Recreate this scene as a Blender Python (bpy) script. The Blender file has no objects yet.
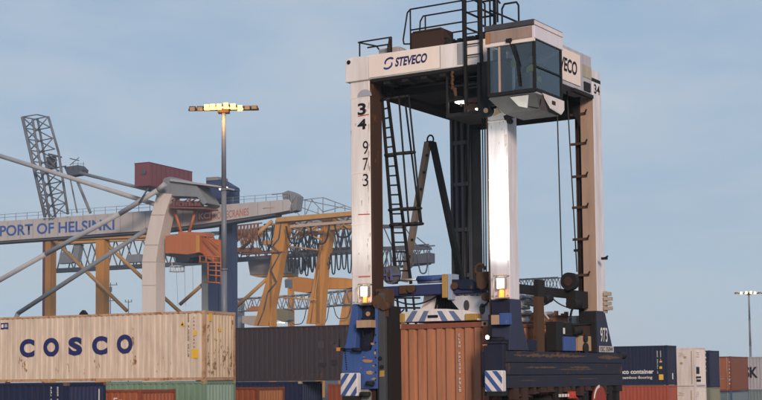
import bpy, math, random
from mathutils import Vector, Matrix
random.seed(7)
S = bpy.context.scene
COL = S.collection
R = math.radians

# ------------------------------------------------------------------ camera
F, CX, HOR = 1420.0, 381.0, 378.0          # focal length and horizon in photo pixels (762 x 400)
PITCH, ROLL, CAMZ = R(4.0), R(0.6), 2.95
fwd = Vector((0, math.cos(PITCH), math.sin(PITCH)))
up0 = Vector((0, -math.sin(PITCH), math.cos(PITCH)))
rt0 = Vector((1, 0, 0))
up = up0 * math.cos(ROLL) + rt0 * math.sin(ROLL)
rt = rt0 * math.cos(ROLL) - up0 * math.sin(ROLL)
CY = HOR + F * up.y / fwd.y
CAM = Vector((0, 0, CAMZ))
cd = bpy.data.cameras.new('camera')
cam = bpy.data.objects.new('camera', cd)
COL.objects.link(cam)
cam.matrix_world = Matrix(((rt.x, up.x, -fwd.x, 0), (rt.y, up.y, -fwd.y, 0), (rt.z, up.z, -fwd.z, CAMZ), (0, 0, 0, 1)))
cd.sensor_width = 36
cd.lens = F / 762 * 36
cd.shift_y = (CY - 200) / 762
cd.clip_start = 0.5
cd.clip_end = 6000
S.camera = cam

# ------------------------------------------------------------------ sky and sun
SUN_EL, SUN_AZ = R(17), R(168)             # azimuth clockwise from +Y: behind the camera, a little to the right
w = bpy.data.worlds.new('World')
S.world = w
w.use_nodes = True
nt = w.node_tree
nt.nodes.clear()
N = nt.nodes.new
L = nt.links.new
out = N('ShaderNodeOutputWorld')
bg = N('ShaderNodeBackground')
bg.inputs['Strength'].default_value = 0.108
sky = N('ShaderNodeTexSky')
sky.sky_type = 'NISHITA'
sky.sun_disc = False
sky.sun_elevation = SUN_EL
sky.sun_rotation = SUN_AZ
sky.dust_density = 2.0
tc = N('ShaderNodeTexCoord')
sep = N('ShaderNodeSeparateXYZ')
L(tc.outputs['Generated'], sep.inputs[0])
ramp = N('ShaderNodeValToRGB')
cr = ramp.color_ramp
cr.elements[0].position = 0.0
cr.elements[0].color = (0.44, 0.555, 0.68, 1)
cr.elements[1].position = 0.34
cr.elements[1].color = (0.285, 0.40, 0.555, 1)
e = cr.elements.new(0.12)
e.color = (0.355, 0.465, 0.60, 1)
L(sep.outputs['Z'], ramp.inputs[0])
mp = N('ShaderNodeMapping')
mp.inputs['Scale'].default_value = (3.6, 3.6, 11.0)
mp.inputs['Location'].default_value = (0.9, 0.3, 0.6)
L(tc.outputs['Generated'], mp.inputs[0])
nz = N('ShaderNodeTexNoise')
nz.inputs['Scale'].default_value = 1.6
nz.inputs['Detail'].default_value = 5
nz.inputs['Roughness'].default_value = 0.5
L(mp.outputs[0], nz.inputs[0])
cl = N('ShaderNodeMapRange')
cl.inputs['From Min'].default_value = 0.40
cl.inputs['From Max'].default_value = 0.70
L(nz.outputs[0], cl.inputs[0])
cloud = N('ShaderNodeMix')
cloud.data_type = 'RGBA'
cloud.inputs[7].default_value = (0.47, 0.525, 0.60, 1)
cf = N('ShaderNodeMath')
cf.operation = 'MULTIPLY'
cf.inputs[1].default_value = 0.9
L(cl.outputs[0], cf.inputs[0])
L(cf.outputs[0], cloud.inputs[0])
L(ramp.outputs[0], cloud.inputs[6])
mul = N('ShaderNodeVectorMath')
mul.operation = 'SCALE'
mul.inputs['Scale'].default_value = 10.0
L(cloud.outputs[2], mul.inputs[0])
mx = N('ShaderNodeMix')
mx.data_type = 'RGBA'
mx.inputs[0].default_value = 0.85
L(sky.outputs[0], mx.inputs[6])
L(mul.outputs[0], mx.inputs[7])
L(mx.outputs[2], bg.inputs[0])
L(bg.outputs[0], out.inputs[0])

sl = bpy.data.lights.new('sun', 'SUN')
sl.energy = 2.75
sl.angle = R(12)
sl.color = (1.0, 0.80, 0.67)
so = bpy.data.objects.new('sun', sl)
COL.objects.link(so)
sdir = Vector((math.sin(SUN_AZ) * math.cos(SUN_EL), math.cos(SUN_AZ) * math.cos(SUN_EL), math.sin(SUN_EL)))
so.rotation_euler = (-sdir).to_track_quat('-Z', 'Y').to_euler()
so.location = (0, -20, 40)

S.view_settings.view_transform = 'Standard'
S.view_settings.look = 'None'
S.view_settings.exposure = 0.1
S.view_settings.gamma = 1.0
S.view_settings.use_curve_mapping = False
S.cycles.max_bounces = 6

# ------------------------------------------------------------------ materials
MATS = {}

def paint(name, col, rust=0.0, dirt=0.25, rough=0.55, rustcol=(0.20, 0.075, 0.025), scale=1.0, metal=0.0, bump=0.15, streak=1.0):
    """Painted steel: base colour, vertical dirt streaks, rust spots of their own shape."""
    if name in MATS:
        return MATS[name]
    m = bpy.data.materials.new(name)
    m.use_nodes = True
    t = m.node_tree
    b = t.nodes['Principled BSDF']
    NN, LL = t.nodes.new, t.links.new
    tcn = NN('ShaderNodeTexCoord')
    m1 = NN('ShaderNodeMapping')
    m1.inputs['Scale'].default_value = (3.0 * scale, 3.0 * scale, 0.35 * scale)
    LL(tcn.outputs['Object'], m1.inputs[0])
    n1 = NN('ShaderNodeTexNoise')
    n1.inputs['Scale'].default_value = 1.7
    n1.inputs['Detail'].default_value = 6
    n1.inputs['Roughness'].default_value = 0.65
    LL(m1.outputs[0], n1.inputs[0])
    r1 = NN('ShaderNodeMapRange')
    r1.inputs['From Min'].default_value = 0.38
    r1.inputs['From Max'].default_value = 0.75
    r1.inputs['To Max'].default_value = dirt * streak
    LL(n1.outputs[0], r1.inputs[0])
    x1 = NN('ShaderNodeMix')
    x1.data_type = 'RGBA'
    x1.inputs[6].default_value = (*col, 1)
    x1.inputs[7].default_value = (col[0] * 0.28 + 0.03, col[1] * 0.22 + 0.022, col[2] * 0.18 + 0.015, 1)
    LL(r1.outputs[0], x1.inputs[0])
    last = x1.outputs[2]
    n2 = NN('ShaderNodeTexNoise')
    n2.inputs['Scale'].default_value = 2.4 * scale
    n2.inputs['Detail'].default_value = 9
    n2.inputs['Roughness'].default_value = 0.72
    m2 = NN('ShaderNodeMapping')
    m2.inputs['Scale'].default_value = (1.0, 1.0, 0.55)
    m2.inputs['Location'].default_value = (3.1 * len(MATS), 1.7, 0.4)
    LL(tcn.outputs['Object'], m2.inputs[0])
    LL(m2.outputs[0], n2.inputs[0])
    if rust > 0:
        r2 = NN('ShaderNodeMapRange')
        r2.inputs['From Min'].default_value = 0.70 - 0.28 * rust
        r2.inputs['From Max'].default_value = 0.76 - 0.26 * rust
        LL(n2.outputs[0], r2.inputs[0])
        x2 = NN('ShaderNodeMix')
        x2.data_type = 'RGBA'
        x2.inputs[7].default_value = (*rustcol, 1)
        LL(r2.outputs[0], x2.inputs[0])
        LL(last, x2.inputs[6])
        last = x2.outputs[2]
    LL(last, b.inputs['Base Color'])
    rr = NN('ShaderNodeMapRange')
    rr.inputs['To Min'].default_value = max(0.05, rough - 0.12)
    rr.inputs['To Max'].default_value = min(1.0, rough + 0.25)
    LL(n2.outputs[0], rr.inputs[0])
    LL(rr.outputs[0], b.inputs['Roughness'])
    b.inputs['Metallic'].default_value = metal
    b.inputs['Specular IOR Level'].default_value = 0.18 if max(col) < 0.14 else 0.4
    if bump > 0:
        bp = NN('ShaderNodeBump')
        bp.inputs['Strength'].default_value = bump
        bp.inputs['Distance'].default_value = 0.02
        LL(n2.outputs[0], bp.inputs['Height'])
        LL(bp.outputs[0], b.inputs['Normal'])
    MATS[name] = m
    return m

def glow(name, col, strength):
    if name in MATS:
        return MATS[name]
    m = bpy.data.materials.new(name)
    m.use_nodes = True
    b = m.node_tree.nodes['Principled BSDF']
    b.inputs['Base Color'].default_value = (*[min(1, c) for c in col], 1)
    b.inputs['Emission Color'].default_value = (*col, 1)
    b.inputs['Emission Strength'].default_value = strength
    MATS[name] = m
    return m

def glass(name, tint):
    m = bpy.data.materials.new(name)
    m.use_nodes = True
    t = m.node_tree
    t.nodes.clear()
    o = t.nodes.new('ShaderNodeOutputMaterial')
    mixs = t.nodes.new('ShaderNodeMixShader')
    tr = t.nodes.new('ShaderNodeBsdfTransparent')
    tr.inputs[0].default_value = (*tint, 1)
    gl = t.nodes.new('ShaderNodeBsdfGlossy')
    gl.inputs['Roughness'].default_value = 0.04
    gl.inputs[0].default_value = (0.85, 0.95, 1, 1)
    fr = t.nodes.new('ShaderNodeFresnel')
    fr.inputs[0].default_value = 2.0
    t.links.new(fr.outputs[0], mixs.inputs[0])
    t.links.new(tr.outputs[0], mixs.inputs[1])
    t.links.new(gl.outputs[0], mixs.inputs[2])
    t.links.new(mixs.outputs[0], o.inputs[0])
    return m

M_WHITE = paint('white_paint', (0.74, 0.68, 0.65), rust=0.13, dirt=0.38, rough=0.5)
M_WHITE2 = paint('lilac_white_paint', (0.68, 0.65, 0.68), rust=0.12, dirt=0.45, rough=0.5)
M_TAN = paint('leg_warm_lit_tan', (0.41, 0.285, 0.215), rust=0.15, dirt=0.4)  # warm sodium light on the rear leg's front put into this tan
M_BLUE = paint('blue_paint', (0.038, 0.088, 0.27), rust=0.20, dirt=0.4, rustcol=(0.45, 0.22, 0.06), scale=1.3)
M_NAVY = paint('navy_paint', (0.013, 0.017, 0.040), rust=0.15, dirt=0.5, rustcol=(0.16, 0.07, 0.03))
M_BEAM = paint('scraped_blue_paint', (0.021, 0.024, 0.043), rust=0.30, dirt=0.6, rustcol=(0.14, 0.065, 0.028), scale=0.9)
M_DARK = paint('dark_steel', (0.016, 0.015, 0.016), rust=0.12, dirt=0.2, rough=0.6, rustcol=(0.05, 0.022, 0.01))
M_BLACK = paint('black_rubber', (0.018, 0.018, 0.018), dirt=0.3, rough=0.8)
M_RUST = paint('rusty_steel', (0.085, 0.045, 0.026), rust=0.35, dirt=0.5, rustcol=(0.035, 0.02, 0.014), rough=0.8)
M_BROWN = paint('brown_steel', (0.050, 0.026, 0.019), rust=0.3, dirt=0.5, rough=0.7)
M_BEIGE = paint('beige_paint', (0.42, 0.27, 0.17), rust=0.05, dirt=0.3)
M_GREY = paint('grey_steel', (0.30, 0.30, 0.31), rust=0.12, dirt=0.45, rough=0.5)
M_YELLOW = paint('ochre_paint', (0.42, 0.25, 0.06), rust=0.3, dirt=0.4)
M_RED = paint('red_paint', (0.45, 0.045, 0.025), dirt=0.2)
M_INK = paint('black_ink', (0.012, 0.012, 0.016), dirt=0.1, rough=0.6, bump=0)
M_INKBLUE = paint('navy_ink', (0.02, 0.025, 0.11), dirt=0.1, rough=0.6, bump=0)
M_INKWHITE = paint('white_ink', (0.68, 0.66, 0.64), dirt=0.5, rough=0.6, bump=0)
M_PLATE = paint('sign_plate', (0.78, 0.66, 0.58), dirt=0.12, rough=0.45)
M_ROPE = paint('wire_rope', (0.035, 0.033, 0.032), dirt=0.2, rough=0.6)
M_CHROME = paint('piston_steel', (0.55, 0.53, 0.50), dirt=0.2, rough=0.3, metal=0.8)
M_GLASS = glass('cab_glass', (0.78, 0.83, 0.85))
M_LAMP = glow('lit_lamp', (1.0, 0.90, 0.72), 14)
M_SODIUM = glow('sodium_lamp', (1.0, 0.52, 0.10), 4.6)
M_FARLAMP = glow('far_sodium_lamp', (1.0, 0.55, 0.14), 8)
M_AMBER = glow('amber_lamp', (1.0, 0.28, 0.04), 2.2)

# ------------------------------------------------------------------ mesh helpers
class MB:
    def __init__(self):
        self.v, self.f, self.s, self.c = [], [], [], []

    def cut(self):
        """Start a new piece: build() links one object per piece."""
        self.c.append((len(self.v), len(self.f)))
        return self

    def add(self, vs, fs, smooth=False):
        o = len(self.v)
        self.v += [tuple(p) for p in vs]
        self.f += [tuple(i + o for i in f) for f in fs]
        self.s += [smooth] * len(fs)
        return self

    def hexa(self, p):      # 8 points: bottom ring 0-3, top ring 4-7
        return self.add(p, [(0, 3, 2, 1), (4, 5, 6, 7), (0, 1, 5, 4), (1, 2, 6, 5), (2, 3, 7, 6), (3, 0, 4, 7)])

    def box(self, x0, x1, y0, y1, z0, z1):
        x0, x1 = min(x0, x1), max(x0, x1)
        y0, y1 = min(y0, y1), max(y0, y1)
        z0, z1 = min(z0, z1), max(z0, z1)
        return self.hexa([(x0, y0, z0), (x1, y0, z0), (x1, y1, z0), (x0, y1, z0), (x0, y0, z1), (x1, y0, z1), (x1, y1, z1), (x0, y1, z1)])

    def beam(self, p, q, a, b=None, ref=(0, 0, 1)):
        b = a if b is None else b
        p, q = Vector(p), Vector(q)
        d = (q - p).normalized()
        r_ = Vector(ref)
        if abs(d.dot(r_)) > 0.97:
            r_ = Vector((0, 1, 0))
        s = d.cross(r_).normalized() * (a / 2)
        u = s.cross(d).normalized() * (b / 2)
        return self.hexa([p - s - u, p + s - u, p + s + u, p - s + u, q - s - u, q + s - u, q + s + u, q - s + u])

    def tube(self, p, q, r, n=8, r2=None, caps=True):
        p, q = Vector(p), Vector(q)
        d = (q - p).normalized()
        a = d.orthogonal().normalized()
        b = d.cross(a)
        r2 = r if r2 is None else r2
        vs = []
        for c, rr in ((p, r), (q, r2)):
            for k in range(n):
                t = 2 * math.pi * k / n
                vs.append(c + (a * math.cos(t) + b * math.sin(t)) * rr)
        self.add(vs, [(k, (k + 1) % n, n + (k + 1) % n, n + k) for k in range(n)], True)
        if caps:
            o = len(self.v) - 2 * n
            self.f += [tuple(o + k for k in reversed(range(n))), tuple(o + n + k for k in range(n))]
            self.s += [False, False]
        return self

    def path(self, pts, r, n=6):
        for i in range(len(pts) - 1):
            self.tube(pts[i], pts[i + 1], r, n)
        return self

    def prism(self, poly, ext):
        n = len(poly)
        e = Vector(ext)
        vs = [Vector(p) for p in poly] + [Vector(p) + e for p in poly]
        nrm = Vector((0, 0, 0))
        for i in range(n):
            a, b = vs[i], vs[(i + 1) % n]
            nrm += a.cross(b)
        fl = nrm.dot(e) > 0
        fs = [tuple(reversed(range(n))) if fl else tuple(range(n)), tuple(range(n, 2 * n)) if fl else tuple(reversed(range(n, 2 * n)))]
        for i in range(n):
            j = (i + 1) % n
            fs.append((i, j, n + j, n + i) if fl else (j, i, n + i, n + j))
        return self.add(vs, fs)

    def corr(self, origin, along, outd, length, z0, z1, pitch=0.28, depth=0.036, ridge=0.44):
        """Corrugated sheet standing on z, `depth` deep, with a flat back."""
        o, a, n = Vector(origin), Vector(along), Vector(outd)
        k = max(1, round(length / pitch))
        pt = length / k
        prof = []
        for i in range(k):
            s = i * pt
            prof += [(s, 0), (s + pt * ridge, 0), (s + pt * (ridge + 0.10), -depth), (s + pt * 0.90, -depth)]
        prof.append((length, 0))
        m = len(prof)
        vs = []
        for z in (z0, z1):
            vs += [o + a * s + n * h + Vector((0, 0, z)) for s, h in prof]
        fl = a.cross(Vector((0, 0, 1))).dot(n) > 0
        fs = [((i, i + 1, m + i + 1, m + i) if fl else (i + 1, i, m + i, m + i + 1)) for i in range(m - 1)]
        return self.add(vs, fs)

    def build(self, name, mat, parent=None, bevel=0.0):
        if self.c:
            cs = [(0, 0)] + self.c + [(len(self.v), len(self.f))]
            first = None
            for (va, fa), (vb, fb_) in zip(cs[:-1], cs[1:]):
                if vb > va:
                    q = MB()
                    q.v = self.v[va:vb]
                    q.f = [tuple(i - va for i in f) for f in self.f[fa:fb_]]
                    q.s = self.s[fa:fb_]
                    o = q.build(name, mat, parent, bevel)
                    first = first or o
            return first
        me = bpy.data.meshes.new(name)
        me.from_pydata(self.v, [], self.f)
        me.update()
        me.polygons.foreach_set('use_smooth', self.s)
        me.materials.append(mat)
        o = bpy.data.objects.new(name, me)
        COL.objects.link(o)
        if parent is not None:
            o.parent = parent
        if bevel > 0:
            bv = o.modifiers.new('bevel', 'BEVEL')
            bv.width = bevel
            bv.segments = 2
            bv.limit_method = 'ANGLE'
        return o

def tag(o, label, cat, group=None):
    o['label'] = label
    o['category'] = cat
    if group:
        o['group'] = group
    return o

def thing(name, label, cat, loc=(0, 0, 0), rz=0.0, group=None):
    o = bpy.data.objects.new(name, None)
    o.empty_display_size = 0.3
    COL.objects.link(o)
    o.location = loc
    o.rotation_euler = (0, 0, rz)
    return tag(o, label, cat, group)

_tc = 0
def lettering(text, origin, xdir, ydir, width, height, mat, parent, bold=0.0, name='lettering', extrude=0.004):
    """Flat raised letters fitted to width x height; origin is the lower left corner."""
    cu = bpy.data.curves.new('letters', 'FONT')
    cu.body = text
    cu.size = 1.0
    cu.offset = bold
    cu.fill_mode = 'BOTH'
    cu.resolution_u = 8
    to = bpy.data.objects.new('letters', cu)
    COL.objects.link(to)
    dg = bpy.context.evaluated_depsgraph_get()
    me = bpy.data.meshes.new_from_object(to.evaluated_get(dg))
    bpy.data.objects.remove(to)
    xs = [v.co.x for v in me.vertices]
    ys = [v.co.y for v in me.vertices]
    x0, x1, y0, y1 = min(xs), max(xs), min(ys), max(ys)
    X, Y, O = Vector(xdir), Vector(ydir), Vector(origin)
    nrm = X.normalized().cross(Y.normalized())
    for v in me.vertices:
        v.co = O + X * ((v.co.x - x0) / (x1 - x0) * width) + Y * ((v.co.y - y0) / (y1 - y0) * height) + nrm * extrude
    me.name = name
    me.materials.clear()
    me.materials.append(mat)
    o = bpy.data.objects.new(name, me)
    COL.objects.link(o)
    o.parent = parent
    return o

def marks(origin, xdir, ydir, count, size, step, mat, parent, name='stencil_marks', seed=1):
    """A column of tiny unreadable stencilled marks running along -ydir."""
    rg = random.Random(seed)
    X, Y = Vector(xdir), Vector(ydir)
    nrm = X.cross(Y)
    mb = MB()
    for i in range(count):
        if i in (4, 11):
            continue
        o = Vector(origin) - Y * (i * step) + nrm * 0.003
        w_, h_, s_ = size * 0.62, size * 0.8, size * 0.17
        seg = [(0, w_, h_ - s_, h_), (0, w_, (h_ - s_) / 2, (h_ + s_) / 2), (0, w_, 0, s_), (0, s_, h_ / 2, h_), (w_ - s_, w_, h_ / 2, h_), (0, s_, 0, h_ / 2), (w_ - s_, w_, 0, h_ / 2)]
        for q in rg.choice([(0, 1, 2, 4, 6), (0, 3, 5, 2), (3, 5, 2), (0, 1, 3, 5), (0, 1, 2, 3, 6), (3, 5, 1, 4, 6), (0, 3, 4, 5, 6, 2)]):
            x0, x1, y0, y1 = seg[q]
            c = o - Y * h_
            k = nrm * (0.0006 * q)
            mb.add([c + X * x0 + Y * y0 + k, c + X * x1 + Y * y0 + k, c + X * x1 + Y * y1 + k, c + X * x0 + Y * y1 + k], [(0, 1, 2, 3)])
    return mb.build(name, mat, parent)

def ray(px, py):
    return fwd + rt * ((px - CX) / F) - up * ((py - CY) / F)

def ground_z(y):
    def ss(t):
        t = max(0.0, min(1.0, t))
        return t * t * (3 - 2 * t)
    if y < 60:
        return 0.9 * (1 - ss((y - 41) / 10))
    t = min(1.22, (y - 58) / 45)
    return -0.7 * t * t if t > 0 else 0.0

class Frame:
    """A thing's own axes: x to the right along its front, y away from us, z up; readings taken on its planes."""
    def __init__(self, px, depth, yaw, z=0.0, py=300):
        r_ = ray(px, py)
        p = CAM + r_ * (depth / r_.y)
        self.o = Vector((p.x, p.y, z))
        self.yaw = R(yaw)
        self.x = Vector((math.cos(self.yaw), -math.sin(self.yaw), 0))
        self.y = Vector((math.sin(self.yaw), math.cos(self.yaw), 0))
        self.rz = -self.yaw

    def loc(self, p):
        q = p - self.o
        return Vector((q.dot(self.x), q.dot(self.y), q.z))

    def fr(self, px, py, v=0.0):
        r_ = ray(px, py)
        t = (self.o + self.y * v - CAM).dot(self.y) / r_.dot(self.y)
        return self.loc(CAM + r_ * t)

    def sd(self, px, py, u=0.0):
        r_ = ray(px, py)
        t = (self.o + self.x * u - CAM).dot(self.x) / r_.dot(self.x)
        return self.loc(CAM + r_ * t)

    def at(self, u, v, z=0.0):
        return self.o + self.x * u + self.y * v + Vector((0, 0, z))

# ------------------------------------------------------------------ ground
def make_ground():
    ys = [-400, -100, -20, 10, 30, 38] + [41 + i for i in range(12)] + [56, 60, 65, 70, 75, 80, 85, 90, 95, 100, 105, 110, 113, 116, 120, 200, 400, 900, 2500, 5500]
    xs = [-5500, -1500, -400, -120, -60, -30, -15, 0, 15, 30, 60, 120, 400, 1500, 5500]
    vs = [(x, y, ground_z(y)) for y in ys for x in xs]
    n = len(xs)
    fs = [(j * n + i, j * n + i + 1, (j + 1) * n + i + 1, (j + 1) * n + i) for j in range(len(ys) - 1) for i in range(n - 1)]
    mb = MB()
    mb.add(vs, fs, True)
    o = mb.build('ground', paint('asphalt', (0.055, 0.054, 0.055), dirt=0.4, rough=0.85, scale=0.5, rust=0.1, rustcol=(0.03, 0.03, 0.032)))
    o['kind'] = 'structure'
make_ground()

# ------------------------------------------------------------------ containers
def container(name, label, loc, rz, length=12.19, height=2.896, mat=None, near='blind', far='doors', group=None,
              frame=None, casting=None, holes=False, pitch=0.28, panel_mat=None, end_mat=None):
    """Shipping container: x from -length to 0, y from 0 (front long side) to 2.438, z up from its floor. near = end at x=0."""
    W = 2.438
    fm = frame or mat
    cm = casting or fm
    t = thing(name, label, 'container', loc, rz, group)
    pm = panel_mat or mat
    P = 0.11
    for y0, nrm in ((0.022, (0, -1, 0)), (W - 0.022, (0, 1, 0))):
        mb = MB()
        mb.corr((-length + P, y0, 0), (1, 0, 0), nrm, length - 2 * P, 0.15, height - 0.09, pitch)
        mb.build('side_panel', pm, t)
    mb = MB()
    mb.box(-length + 0.06, -0.06, 0.06, W - 0.06, height - 0.045, height - 0.02)
    mb.build('roof_panel', pm, t)
    mb = MB()
    mb.box(-length + 0.06, -0.06, 0.06, W - 0.06, 0.10, 0.148)
    mb.build('floor_panel', M_BROWN, t)
    for xe, nx, kind in ((0.0, 1, near), (-length, -1, far)):
        if kind == 'blind':
            mb = MB()
            mb.corr((xe - nx * 0.03, P, 0), (0, 1, 0), (nx, 0, 0), W - 2 * P, 0.15, height - 0.12, 0.245, 0.055, 0.56)
            mb.build('front_panel', end_mat or pm, t)
        elif kind == 'reefer':
            mb = MB()
            mb.box(xe - nx * 0.06, xe - nx * 0.03, P, W - P, 0.15, height - 0.12)
            pan = mb.build('front_panel', end_mat or pm, t)
        else:
            for k in range(2):
                ya, yb = (P, W / 2 - 0.01) if k == 0 else (W / 2 + 0.01, W - P)
                mb = MB()
                mb.box(xe - nx * 0.07, xe - nx * 0.035, ya, yb, 0.16, height - 0.13)
                for q in range(4):
                    zc = 0.2 + (height - 0.33) * (q + 0.5) / 4
                    mb.box(xe - nx * 0.036, xe - nx * 0.022, ya + 0.08, yb - 0.08, zc - 0.17, zc + 0.17)
                dr = mb.build('door', end_mat or pm, t)
                rb = MB()
                for yy in (ya + 0.25, yb - 0.25):
                    rb.tube((xe - nx * 0.004, yy, 0.12), (xe - nx * 0.004, yy, height - 0.1), 0.018, 6)
                    rb.box(xe - nx * 0.02, xe + nx * 0.02, yy - 0.05, yy + 0.05, 0.14, 0.2)
                    rb.box(xe - nx * 0.02, xe + nx * 0.02, yy - 0.05, yy + 0.05, height - 0.2, height - 0.14)
                    rb.box(xe - nx * 0.01, xe + nx * 0.012, yy, yy + 0.35, 1.0, 1.04)
                rb.build('lock_rod', M_GREY, dr)
    for y0 in (0.0, W):
        s = 1 if y0 == 0 else -1
        mb = MB()
        mb.box(-length + P, -P, y0 + s * 0.005, y0 + s * 0.07, height - 0.092, height - 0.012)
        mb.build('top_rail', fm, t)
        mb = MB()
        mb.box(-length + P, -P, y0 + s * 0.008, y0 + s * 0.07, 0.03, 0.152)
        if length > 7:
            for xx in (-length / 2 - 1.0, -length / 2 + 1.0):
                mb.box(xx - 0.18, xx + 0.18, y0 + s * 0.001, y0 + s * 0.068, 0.045, 0.14)
        mb.build('bottom_rail', fm, t)
        for xe, s2 in ((0.0, -1), (-length, 1)):
            mb = MB()
            mb.box(xe + s2 * 0.006, xe + s2 * 0.135, y0 + s * 0.006, y0 + s * 0.12, 0.119, height - 0.119)
            mb.build('corner_post', fm, t)
            for z0 in (0.0, height - 0.118):
                mb = MB()
                mb.box(xe, xe + s2 * 0.178, y0, y0 + s * 0.162, z0, z0 + 0.118)
                c = mb.build('corner_casting', cm, t, bevel=0.012 if holes else 0)
                if holes:
                    hb = MB()
                    hb.tube((xe + s2 * 0.02, y0 + s * 0.08, z0 + 0.059), (xe - s2 * 0.003, y0 + s * 0.08, z0 + 0.059), 0.036, 12)
                    hb.tube((xe + s2 * 0.09, y0 + s * 0.02, z0 + 0.059), (xe + s2 * 0.09, y0 - s * 0.003, z0 + 0.059), 0.036, 12)
                    hb.build('casting_hole_shade', M_DARK, c)  # raised dark discs; shade inside the holes put into colour
    for xe, s2 in ((0.0, -1), (-length, 1)):
        mb = MB()
        mb.box(xe + s2 * 0.008, xe + s2 * 0.10, 0.165, W - 0.165, height - 0.125, height - 0.01).cut()
        mb.box(xe + s2 * 0.008, xe + s2 * 0.10, 0.165, W - 0.165, 0.02, 0.152)
        mb.build('end_frame', fm, t)
    return t

# ------------------------------------------------------------------ the straddle carrier
K = Frame(509, 31, 32, 0.0)
GC = ground_z(31)
car = thing('straddle_carrier', 'tall white and blue straddle carrier with glazed cab carrying a rusty orange container',
            'straddle carrier', K.o + Vector((0, 0, GC)), K.rz)

def cb(mb, name, mat, parent=car, bevel=0.0):
    """Link a part whose coordinates were given with z above sea datum: lower it to the carrier's base."""
    if parent is car:
        mb.v = [(v[0], v[1], v[2] - GC) for v in mb.v]
    else:
        mb.v = [(v[0], v[1], v[2] - GC) for v in mb.v]
    return mb.build(name, mat, parent, bevel)

def ctext(text, origin, xdir, ydir, wd, ht, mat, parent=car, bold=0.0, ex=0.004):
    o = Vector(origin) - Vector((0, 0, GC))
    return lettering(text, o, xdir, ydir, wd, ht, mat, parent, bold, extrude=ex)

X1, Y1, Z1 = Vector((1, 0, 0)), Vector((0, 1, 0)), Vector((0, 0, 1))
fr, sd = K.fr, K.sd

# four legs
mb = MB(); mb.box(-4.10, -3.56, 0, 0.46, 4.64, 9.94)
legL = cb(mb, 'leg', M_WHITE, bevel=0.02)
mb = MB(); mb.box(-0.455, 0.03, 0, 0.47, 4.64, 9.92)
legN = cb(mb, 'leg', M_WHITE2, bevel=0.02)
legN['label'] = 'white leg lit by an added unseen spot'
mb = MB(); mb.box(-0.33, 0.01, 4.79, 5.32, 4.52, 10.3)
legR = cb(mb, 'leg', M_WHITE2, bevel=0.02)
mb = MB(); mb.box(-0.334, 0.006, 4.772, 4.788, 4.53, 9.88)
cb(mb, 'leg_warm_tint', M_TAN, legR)  # thin sheet carrying the warm light on the leg front as colour
mb = MB()
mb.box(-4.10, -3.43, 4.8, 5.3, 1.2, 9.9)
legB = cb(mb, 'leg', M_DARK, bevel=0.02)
legB['label'] = 'dark rear leg in the background'
mb = MB()
for xx in (-4.02, -3.88, -3.70, -3.50):
    mb.box(xx - 0.035, xx + 0.035, 4.72, 4.80, 4.2, 9.8)
for zz in (5.6, 6.8, 8.0, 9.1):
    mb.box(-3.95, -3.5, 4.70, 4.73, zz - 0.05, zz + 0.05)
cb(mb, 'guide_rail', paint('greasy_rail', (0.06, 0.065, 0.075), rust=0.2, dirt=0.4, rough=0.4), legB)

# numbers and red lines on the left leg
for ch, y0, y1, xa, xb in (('3', 102.5, 115.5, 357.8, 366.0), ('4', 118.5, 130, 357.5, 366.5)):
    a = fr(xa, y1); b = fr(xb, y0)
    ctext(ch, (a.x, -0.001, a.z), X1, Z1, b.x - a.x, b.z - a.z, M_INK, legL, bold=0.03)
for ch, y0, y1 in (('9', 140.5, 154.5), ('7', 157.5, 170.5), ('3', 173.5, 186.5)):
    a = fr(363.0, y1); b = fr(368.3, y0)
    ctext(ch, (a.x, -0.001, a.z), X1, Z1, b.x - a.x, b.z - a.z, M_INK, legL)
mb = MB()
for (xa, ya, xb, yb) in ((358, 116.3, 373, 113.8), (358.3, 214.6, 374.5, 213.8), (358.5, 277, 375, 276.2)):
    a, b = fr(xa, ya), fr(xb, yb)
    mb.beam((a.x, -0.003, a.z), (min(b.x, -3.58), -0.003, b.z), 0.006, 0.022, (0, 0, 1))
cb(mb, 'red_line', M_RED, legL)
mb = MB()
c = fr(364.5, 96.5)
pl = [(c.x + 0.2 * math.cos(t), -0.002, c.z + 0.17 * math.sin(t)) for t in [math.pi * k / 12 for k in range(13)]]
mb.prism(pl, (0, -0.004, 0))
cb(mb, 'grey_arc', paint('grey_patch', (0.36, 0.36, 0.40), dirt=0.2), legL)

# inner guide rails with rust on the front legs
mb = MB()
mb.box(-3.558, -3.535, 0.02, 0.45, 4.62, 9.90)
mb.box(-3.535, -3.50, 0.03, 0.09, 2.0, 9.85)
mb.box(-3.535, -3.50, 0.38, 0.44, 2.0, 9.85)
mb.box(-3.60, -3.536, 0.05, 0.42, 2.0, 4.62)
cb(mb, 'guide_rail', M_BROWN, legL)
mb = MB()
mb.box(-0.50, -0.457, 0.02, 0.45, 4.3, 9.2)
cb(mb, 'guide_rail', M_RUST, legN)
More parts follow.
